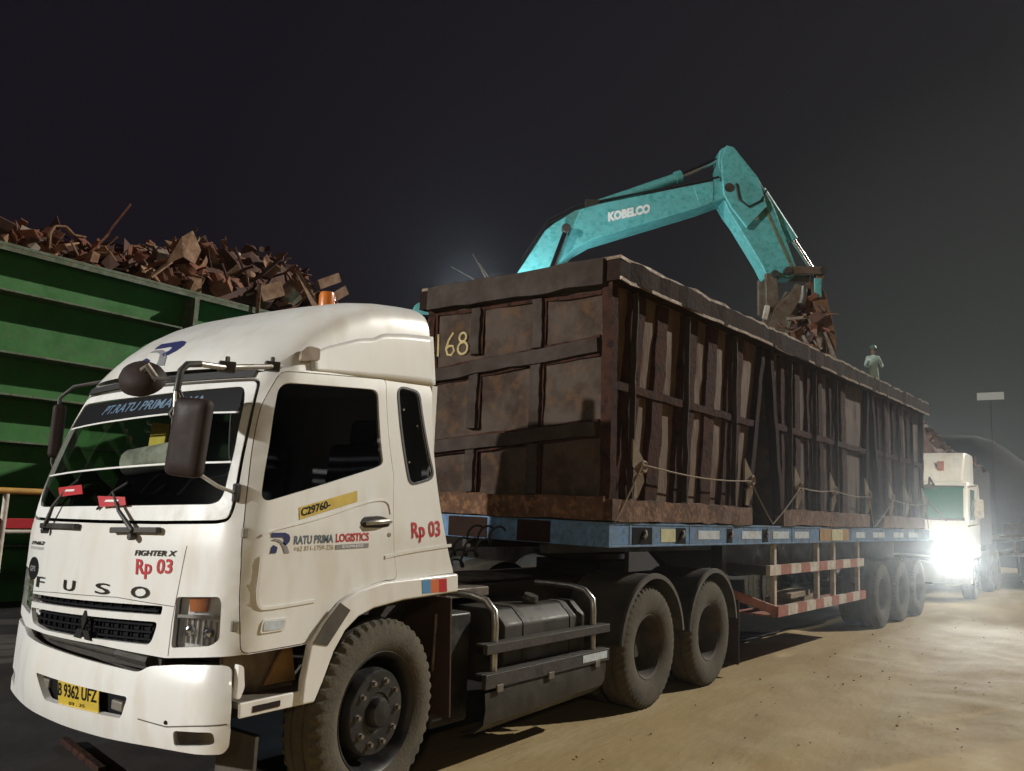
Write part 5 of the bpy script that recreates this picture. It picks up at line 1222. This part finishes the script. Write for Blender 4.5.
b = MB(); b.obox((2.52, 0, 7.13 - 2.1), (.26, .34, .16)); b.build('cylinder_bracket', M['chassis'], ac, bevel=.02)
arm = eprism('arm', [(4.79, 8.22), (4.84, 8.27), (4.92, 8.31), (5.01, 8.27), (5.50, 7.70), (5.76, 7.21), (6.17, 6.08), (6.12, 5.92), (5.64, 5.91), (5.53, 6.14), (4.96, 7.08), (4.86, 7.30), (4.90, 7.62), (4.76, 7.92)], -.21, .21, M['teal'])
for s in (-1, 1):
    eprism('knuckle_plate', [(4.79, 7.98), (4.88, 8.27), (5.01, 8.24), (5.45, 7.68), (5.60, 7.15), (5.25, 6.75), (4.98, 7.10), (4.84, 7.35)], s * .29 - .035, s * .29 + .035, M['teal'], arm, .01)
eprism('sticker', [(5.42, 6.93), (5.50, 6.95), (5.46, 7.08), (5.38, 7.06)], -.2135, -.2105, M['white_clean'], arm, 0)
b = MB(); b.tube([(5.05, -.34, 7.55 - 2.1), (5.10, -.35, 7.25 - 2.1), (5.28, -.35, 7.12 - 2.1), (5.50, -.34, 7.25 - 2.1), (5.62, -.25, 7.48 - 2.1)], .020, 8); b.build('hose', M['rubber'], arm, smooth=50)
b = MB(); b.beam((5.55, -.222, 7.28 - 2.1), (6.09, -.222, 6.05 - 2.1), .012, .05); b.build('edge_strip', M['greenedge'], arm)
b = MB(); b.tube([(5.60, 0, 7.57 - 2.1), (6.18, 0, 6.66 - 2.1)], .09, 16); bc_ = b.build('bucket_cylinder', M['teal'], ex, smooth=40)
b = MB(); b.tube([(6.18, 0, 6.66 - 2.1), (6.57, 0, 6.04 - 2.1)], .05, 12); b.build('rod', M['chrome'], bc_, smooth=40)
# linkage and grab
lk = pivot('linkage', ex)
for s in (-1, 1):
    b = MB(); b.beam((5.98, s * .27, 6.02 - 2.1), (6.62, s * .27, 6.04 - 2.1), .05, .13); b.build('link_bar', M['claw'], lk, bevel=.015)
    b = MB(); b.beam((6.60, s * .16, 6.04 - 2.1), (6.48, s * .16, 5.35 - 2.1), .05, .13); b.build('link_bar', M['clawrust'], lk, bevel=.015)
for q in ((5.98, 6.0), (6.60, 6.04), (5.75, 5.93)):
    b = MB(); b.tube([(q[0], -.33, q[1] - 2.1), (q[0], .33, q[1] - 2.1)], .065, 14); b.build('pin', M['chassis'], lk, smooth=40)
gb = pivot('grab', ex)
for w in (-.22, .22):
    eprism('thumb', [(5.60, 5.95), (5.80, 5.95), (5.83, 5.45), (5.70, 5.25), (5.60, 5.30)], w - .05, w + .05, M['claw'], gb, .015)
    eprism('lower_jaw', [(5.60, 4.85), (5.72, 5.28), (6.02, 5.60), (6.12, 5.78), (6.26, 5.72), (6.24, 5.56), (6.02, 5.20), (5.86, 4.70), (5.70, 4.55)], w * 1.25 - .045, w * 1.25 + .045, M['claw'], gb, .015)
    eprism('upper_jaw', [(6.38, 5.72), (6.58, 5.78), (6.67, 5.55), (6.75, 5.20), (6.82, 4.85), (6.82, 4.52), (6.70, 4.50), (6.66, 4.85), (6.54, 5.25), (6.42, 5.48)], w - .05, w + .05, M['clawrust'], gb, .015)
b = MB(); b.prism(xz([(6.15, 5.66), (6.40, 5.86), (6.62, 5.76), (6.45, 5.45), (6.2, 5.35)]), 'y', -.18, .18); b.build('grab_body', M['clawrust'], gb, bevel=.02)
b = MB(); b.obox((6.48, -.34, 5.70 - 2.1), (.12, .05, .34)); b.build('guard_plate', M['teal'], gb, bevel=.01)
b = MB(); b.tube([(6.26, -.28, 5.72 - 2.1), (6.24, -.30, 5.52 - 2.1), (6.20, -.30, 5.40 - 2.1)], .065, 12); b.build('ram', M['steel'], gb, smooth=40)
b = MB(); b.obox((5.58, -.34, 5.22 - 2.1), (.10, .06, .26), Matrix.Rotation(.2, 3, 'Y')); b.build('tooth', M['guardwhite'], gb, bevel=.02)
# scrap held in the grab
rg = random.Random(21); b = MB()
for i in range(75): scrap_piece(b, (rg.gauss(0, .20), rg.gauss(0, .24), rg.gauss(-.15, .30)), rg.choice((.16, .24, .34)), rg)
for a, c in (((-.30, -.3, .10), (-.42, -.32, -.45)), ((.02, -.34, .15), (.22, -.36, -.42)), ((-.36, -.33, .10), (.14, -.36, .16)), ((-.10, -.36, -.18), (.00, -.38, -.40)), ((.3, -.3, -.1), (.5, -.3, -.6))):
    b.beam(a, c, .04, .05, m=2)
gs = b.build('scrap_bundle', SCR); gs.location = EO + EH * 6.30 + Vector((0, 0, 5.02)); gs.rotation_euler = (0, 0, math.atan2(EH.y, EH.x)); tag(gs, 'bundle of bars and torn plate held in the jaws of the turquoise excavator', 'scrap bundle', kind='stuff')
# upper structure
b = MB(); b.prism(rnd([(-2.75, 1.05), (1.15, 1.05), (1.15, 1.22), (-2.75, 1.30)], .05), 'y', -1.30, 1.30); b.build('deck', M['chassis'], ex, bevel=.02)
b = MB(); b.prism(rnd([(-1.9, 1.30), (.35, 1.24), (.35, 1.75), (-.5, 2.25), (-1.9, 2.30)], .08), 'y', -1.28, -.32); b.build('engine_cover', M['teal'], ex, bevel=.03)
b = MB(); b.prism(rnd([(-1.9, 1.30), (-.75, 1.30), (-.75, 2.25), (-1.9, 2.30)], .08), 'y', -.28, 1.28); b.build('engine_cover', M['teal'], ex, bevel=.03)
b = MB(); b.prism(rnd([(-2.85, 1.25), (-1.93, 1.2), (-1.93, 2.28), (-2.6, 2.28), (-2.85, 2.0)], .12), 'y', -1.30, 1.30); b.build('counterweight', M['teal'], ex, bevel=.08)
cb = MB(); cb.prism(rnd([(-.72, 1.25), (.95, 1.25), (1.02, 2.0), (.80, 3.16), (-.60, 3.22), (-.72, 2.9)], .12), 'y', .36, 1.28); co = cb.build('operator_cab', M['teal'], ex, bevel=.04)
for poly in ([(-.05, 1.95), (.90, 1.95), (.74, 2.98), (-.05, 2.98)], [(-.58, 2.05), (-.15, 2.05), (-.15, 2.98), (-.50, 2.98)]):
    b = MB(); b.prism(rnd(poly, .06), 'y', .352, .358); b.build('cab_window', M['glass_dark'], co)
for s in (-1, 1):
    tk_ = rnd([(-1.95, .42), (-1.7, .0), (1.7, .0), (1.95, .42), (1.7, .82), (-1.7, .82)], .25, 6); b = MB(); b.prism(tk_, 'y', s * 1.1 - .29, s * 1.1 + .29); b.build('crawler_track', M['chassis'], ex, bevel=.03)
b = MB(); b.lathe([(0, .55), (.62, .55), (.66, 1.05), (0, 1.05)], axis='z', n=32); b.box(-.7, .7, -.85, .85, .3, .6); b.build('turntable', M['chassis'], ex, smooth=35)
# its working lamp, low beside the boom foot
wl_ = MB(); wl_.obox((1.10, -.95, 2.02), (.12, .20, .14), Matrix.Rotation(-.9, 3, 'Y')); wo_ = wl_.build('work_lamp', M['black'], ex, bevel=.015)
M['lampglow'] = material('work_lamp_lens', (.8, .9, 1.0), .3, emis=(.80, .93, 1.0), estr=60)
b = MB(); b.obox((1.145, -.95, 2.075), (.012, .16, .10), Matrix.Rotation(-.9, 3, 'Y')); b.build('lens', M['lampglow'], wo_)
lp_ = EO + EH * 1.25 - EN * .95 + Vector((0, 0, 4.27))
flood('work_lamp_light', lp_, EO + EH * 2.6 + Vector((0, 0, 6.8)), 620, (.72, .92, 1.0), .08, 120, .8)

# lamp on the cab roof, facing the yard
b = MB(); b.obox((.55, .55, 3.27), (.16, .22, .13), Matrix.Rotation(-.8, 3, 'Z')); rl2 = b.build('work_lamp', M['black'], ex, bevel=.015)
b = MB(); b.obox((.55 - .06, .55 - .085, 3.275), (.012, .17, .10), Matrix.Rotation(-.8 - 1.57, 3, 'Z')); b.build('lens', M['lampglow'], rl2)
flood('roof_lamp_light', EO + EH * .42 + EN * .40 + Vector((0, 0, 5.39)), (-1.5, -1.0, 5.6), 420, (.70, .85, 1.0), .06, 120, .9)
# ------------------------------------------------------------------ second lorry behind the trailer, headlamp on
BX = 18.0; BYN, BYF = -1.84, .46; BC = (BYN + BYF) / 2
bl = thing('oncoming_lorry', 'white lorry behind the flatbed with a glaring headlamp and green tinted windscreen', 'lorry', (BX, BC, 0))
hw = (BYF - BYN) / 2
b = MB(); pr = rnd([(0.02, .95), (0.0, 1.75), (.16, 2.66), (.30, 2.72), (2.0, 2.72), (2.0, .95)], .10, 4); b.prism(pr, 'y', -hw, hw); cb_ = b.build('cab_shell', M['white'], bl, bevel=.06, seg=3)
b = MB(); b.prism(rnd([(.22, 2.70), (.30, 3.05), (.62, 3.42), (1.1, 3.46), (1.95, 3.46), (1.95, 2.70)], .12, 5), 'y', -hw + .10, hw - .10); df2 = b.build('roof_deflector', M['white'], bl, bevel=.10, seg=4)
b = MB(); b.box(.27, .30, -.64, -.50, 2.98, 3.20); b.build('sticker', M['guardred'], df2)
M['greenglass'] = material('green_tinted_screen', (.012, .13, .085), .12, coat=.6)
def face(y0, y1, z0, z1, off=-.012):
    def xx(z): return 0.0 + (z - 1.75) * (.16 / .91) if z > 1.75 else 0.0
    return [(xx(z) + off, y, z) for y, z in ((y0, z0), (y1, z0), (y1, z1), (y0, z1))]
b = MB(); b.add(face(-hw + .10, hw - .10, 1.86, 2.58), [(0, 1, 2, 3)]); ws2 = b.build('windscreen', M['greenglass'], bl, solid=.02)
b = MB(); b.add(face(-hw + .08, hw - .08, 2.56, 2.62, -.02), [(0, 1, 2, 3)]); b.add(face(-hw + .08, hw - .08, 1.82, 1.88, -.02), [(0, 1, 2, 3)]); b.build('windscreen_seal', M['rubber'], ws2, solid=.01)
for y in (-.7, 0.1): b = MB(); b.tube([(-.03, y, 1.80), (.03, y + .35, 2.2)], .014, 6); b.build('wiper', M['black'], ws2)
b = MB(); b.prism([(.28, 1.85), (1.05, 1.85), (1.05, 2.55), (.42, 2.55)], 'y', -hw - .006, -hw + .01); b.build('door_window', M['greenglass'], bl)
b = MB(); b.box(-.10, .25, -hw - .02, hw + .02, .38, .86); b.build('bumper', M['white'], bl, bevel=.05, seg=3)
b = MB(); b.box(-.02, .01, -.70, .70, 1.00, 1.35); b.build('grille', M['ink'], bl)
for y in (-hw + .40, hw - .40):
    b = MB(); b.box(-.04, .02, y - .21, y + .21, .90, 1.12); ho = b.build('headlamp', M['steel'], bl, bevel=.02)
    M['headglow'] = M.get('headglow') or material('lit_headlamp', (1, 1, 1), .2, emis=(.93, .98, 1.0), estr=160)
    b = MB(); b.lathe([(0, -.048), (.08, -.046), (.10, -.041)], c=(0, y, .985), axis='x', n=24); b.build('lens', M['headglow'], ho, smooth=60)
for y in (-hw - .22, hw + .22):
    m_ = pivot('door_mirror', bl, (-.06, y, 0)); s = 1 if y > 0 else -1
    b = MB(); b.obox((0, 0, 2.10), (.07, .20, .42)); b.build('mirror_head', M['guardwhite'] if s < 0 else M['black'], m_, bevel=.03)
    b = MB(); b.tube([(.25, -s * .24, 2.60), (.05, -s * .02, 2.62), (0, 0, 2.50), (0, 0, 1.75), (.1, -s * .24, 1.70)], .02, 8); b.build('arm', M['guardwhite'], m_, smooth=40)
b = MB(); b.tube([(.05, -.45, 2.62), (-.20, -.40, 2.78), (-.28, -.40, 2.62)], .025, 8); b.lathe([(0, .06), (.10, .03), (.13, -.05)], c=(-.28, -.40, 2.58), axis='z', n=16); b.build('round_mirror', M['black'], bl, smooth=40)
for x in (1.0, 4.3, 5.6):
    for far in (0, 1):
        wb = copy_tree(wr if x > 1 else wf, bl); wb.location = (x, hw - .15 if far else -hw + .15, .517); wb.rotation_euler = (0, 0, math.pi if far else 0)
b = MB(); b.box(.3, 9.0, -.45, .45, .75, 1.05); b.build('frame_rail', M['chassis'], bl)
b = MB(); b.box(2.2, 6.4, -hw + .22, hw, 1.2, 3.3); b.build('tipper_body', M['rustdark'], bl, bevel=.02)
lb = MB(); rgn = random.Random(3); vs = []
for i in range(19):
    for j in range(13):
        x = 2.25 + 4.1 * i / 18; t = j / 12; y = -hw + .27 + (2 * hw - .32) * t; hgt = 3.28 + 1.72 * min(1.0, max(0, (t - .25) / .6)) * min(1, i / 1.0, (18 - i) / 3)
        vs.append((x, y, hgt + .08 * noise.noise((x * 2, y * 2, 1))))
lb.add(vs, [(i * 13 + j, (i + 1) * 13 + j, (i + 1) * 13 + j + 1, i * 13 + j + 1) for i in range(18) for j in range(12)], 3)
for i in range(150):
    x = rgn.uniform(2.6, 6.0); t = rgn.uniform(.1, .8); scrap_piece(lb, (x, -hw + 2 * hw * t, 3.3 + 1.4 * min(1, max(0, (t - .25) / .6))), .35, rgn)
lo = lb.build('scrap_load', SCR); lo.location = (BX, BC, 0); tag(lo, 'heap of scrap on the white lorry with the glaring headlamp', 'scrap load', kind='stuff')
flood('headlamp_light', (BX - .10, BC - hw + .40, .985), (BX - 12, BC - hw + .40 - 3.4, 2.4), 5400, (.93, .98, 1.0), .06, 44, 1.0)

# person standing on that load
def person(loc, label, rz):
    me = bpy.data.meshes.new('person'); J = {}
    pts = {'pel': (0, 0, .95, .135), 'bel': (0, 0, 1.10, .125), 'che': (0, 0, 1.32, .145), 'nec': (0, 0, 1.48, .06), 'hd0': (-.01, 0, 1.57, .085), 'hd1': (-.015, 0, 1.67, .09), 'hd2': (-.01, 0, 1.74, .06)}
    ed = [('pel', 'bel'), ('bel', 'che'), ('che', 'nec'), ('nec', 'hd0'), ('hd0', 'hd1'), ('hd1', 'hd2')]
    for s, n in ((-1, 'l'), (1, 'r')):
        pts.update({n + 'sh': (0, s * .18, 1.42, .065), n + 'el': (-.04, s * .29, 1.16, .050), n + 'wr': (-.20, s * .24, 1.10, .038), n + 'ha': (-.27, s * .20, 1.12, .045),
                    n + 'hip': (0, s * .10, .88, .095), n + 'kn': (-.02, s * .12, .48, .068), n + 'an': (.02, s * .13, .09, .048), n + 'to': (-.15, s * .14, .04, .04)})
        ed += [('che', n + 'sh'), (n + 'sh', n + 'el'), (n + 'el', n + 'wr'), (n + 'wr', n + 'ha'), ('pel', n + 'hip'), (n + 'hip', n + 'kn'), (n + 'kn', n + 'an'), (n + 'an', n + 'to')]
    ks = list(pts); me.from_pydata([pts[k][:3] for k in ks], [(ks.index(a), ks.index(c)) for a, c in ed], [])
    o = bpy.data.objects.new('person', me); C.objects.link(o)
    sk = o.modifiers.new('skin', 'SKIN'); lay = me.skin_vertices[0].data if me.skin_vertices else None
    if lay is None:
        bm = bmesh.new(); bm.from_mesh(me); bm.verts.layers.skin.verify(); bm.to_mesh(me); bm.free(); lay = me.skin_vertices[0].data
    for i, k in enumerate(ks): lay[i].radius = (pts[k][3], pts[k][3]); lay[i].use_root = (k == 'pel')
    o.modifiers.new('sub', 'SUBSURF').levels = 1; o.modifiers['sub'].render_levels = 2
    dg = bpy.context.evaluated_depsgraph_get(); m2 = bpy.data.meshes.new_from_object(o.evaluated_get(dg)); o.modifiers.clear(); o.data = m2
    m2.materials.clear()
    for m in (material('pale_green_overalls', (.62, .78, .68), .8), material('skin', (.28, .16, .10), .6), material('pale_gloves', (.80, .82, .78), .8)): m2.materials.append(m)
    for p in m2.polygons:
        c = p.center; p.use_smooth = True
        p.material_index = 1 if c.z > 1.50 else (2 if (c.x < -.20 and 1.0 < c.z < 1.25) else 0)
    o.location = loc; o.scale = (.88, .78, .90); o.rotation_euler = (0, 0, rz); tag(o, label, 'person')
    b = MB(); b.lathe([(.155, .0), (.128, .012), (.122, .05), (.10, .10), (.05, .13), (0, .137)], c=(-.015, 0, 1.68), axis='z', n=24); b.build('hard_hat', material('green_hard_hat', (.12, .26, .18), .45), o, smooth=50)
    for s in (-1, 1):
        b = MB(); b.obox((-.105, s * .035, 1.635), (.012, .02, .012)); b.build('eye', M['ink'], o)
    b = MB(); b.obox((-.118, 0, 1.60), (.03, .022, .04)); b.build('nose', bpy.data.materials['skin'], o, bevel=.008)
    return o
person((20.75, .73, 5.00), 'person in pale green overalls and hard hat standing above the rear bins', R(25))

# ------------------------------------------------------------------ parked trailer at the far right edge
pt = thing('parked_trailer', 'parked flatbed trailer with pale side rails at the far right edge', 'trailer', (26.0, -2.9, 0))
b = MB(); b.box(0, 10, -1.45, 1.45, 1.30, 1.42); b.build('deck', M['chassis'], pt, bevel=.01)
for z0, z1, mm in ((1.34, 1.46, 'guardwhite'), (.86, .96, 'guardwhite')):
    b = MB(); b.box(-.02, .03, -1.47, 1.47, z0, z1) if z0 > 1 else b.box(.2, .26, -1.4, 1.4, z0, z1); b.build('front_rail', M[mm], pt, bevel=.006)
    b = MB(); b.box(.3, 9.6, 1.452, 1.50, z0, z1); b.build('side_rail', M[mm], pt, bevel=.006)
for y in (-.9, .0, .9):
    b = MB(); b.box(.20, .26, y - .04, y + .04, .96, 1.32); b.build('post', M['guardred'], pt)
b = MB(); b.box(.5, 3.0, -1.2, 1.2, 1.425, 1.85); b.build('load_box', M['ochre'], pt, bevel=.02)
for x in (6.5, 7.8):
    for far in (0, 1):
        wb = copy_tree(wr, pt); wb.location = (x, 1.2 if far else -1.2, .517); wb.rotation_euler = (0, 0, math.pi if far else 0)
for y in (-.8, .8):
    b = MB(); b.box(1.6, 1.75, y - .08, y + .08, .0, 1.30); b.build('landing_leg', M['chassis'], pt, bevel=.01)
b = MB(); b.box(.3, 9.8, -.4, .4, .95, 1.295); b.build('main_beam', M['chassis'], pt)

# ------------------------------------------------------------------ odds and ends on the ground under the cab
b = MB(); b.beam((-.68, 1.05, .06), (-.82, .30, .06), .05, .04); tag(b.build('steel_bar', M['rust'], bevel=.006), 'brown steel bar lying on the ground under the front bumper', 'steel bar')
# ------------------------------------------------------------------ dusty air
HZ = MB(); HZ.box(-30, 64, -26, 24, -1.2, 9.8)
hm = bpy.data.materials.new('dusty_air'); hm.use_nodes = True; n = hm.node_tree.nodes; n.clear()
ho_ = n.new('ShaderNodeOutputMaterial'); pv = n.new('ShaderNodeVolumePrincipled'); pv.inputs['Color'].default_value = (.90, .92, .90, 1); pv.inputs['Density'].default_value = 0.0012; pv.inputs['Anisotropy'].default_value = 0.9
hm.node_tree.links.new(pv.outputs[0], ho_.inputs['Volume'])
hz = HZ.build('haze', hm); hz['kind'] = 'stuff'; hz['label'] = 'thin dusty night air over the scrap yard'
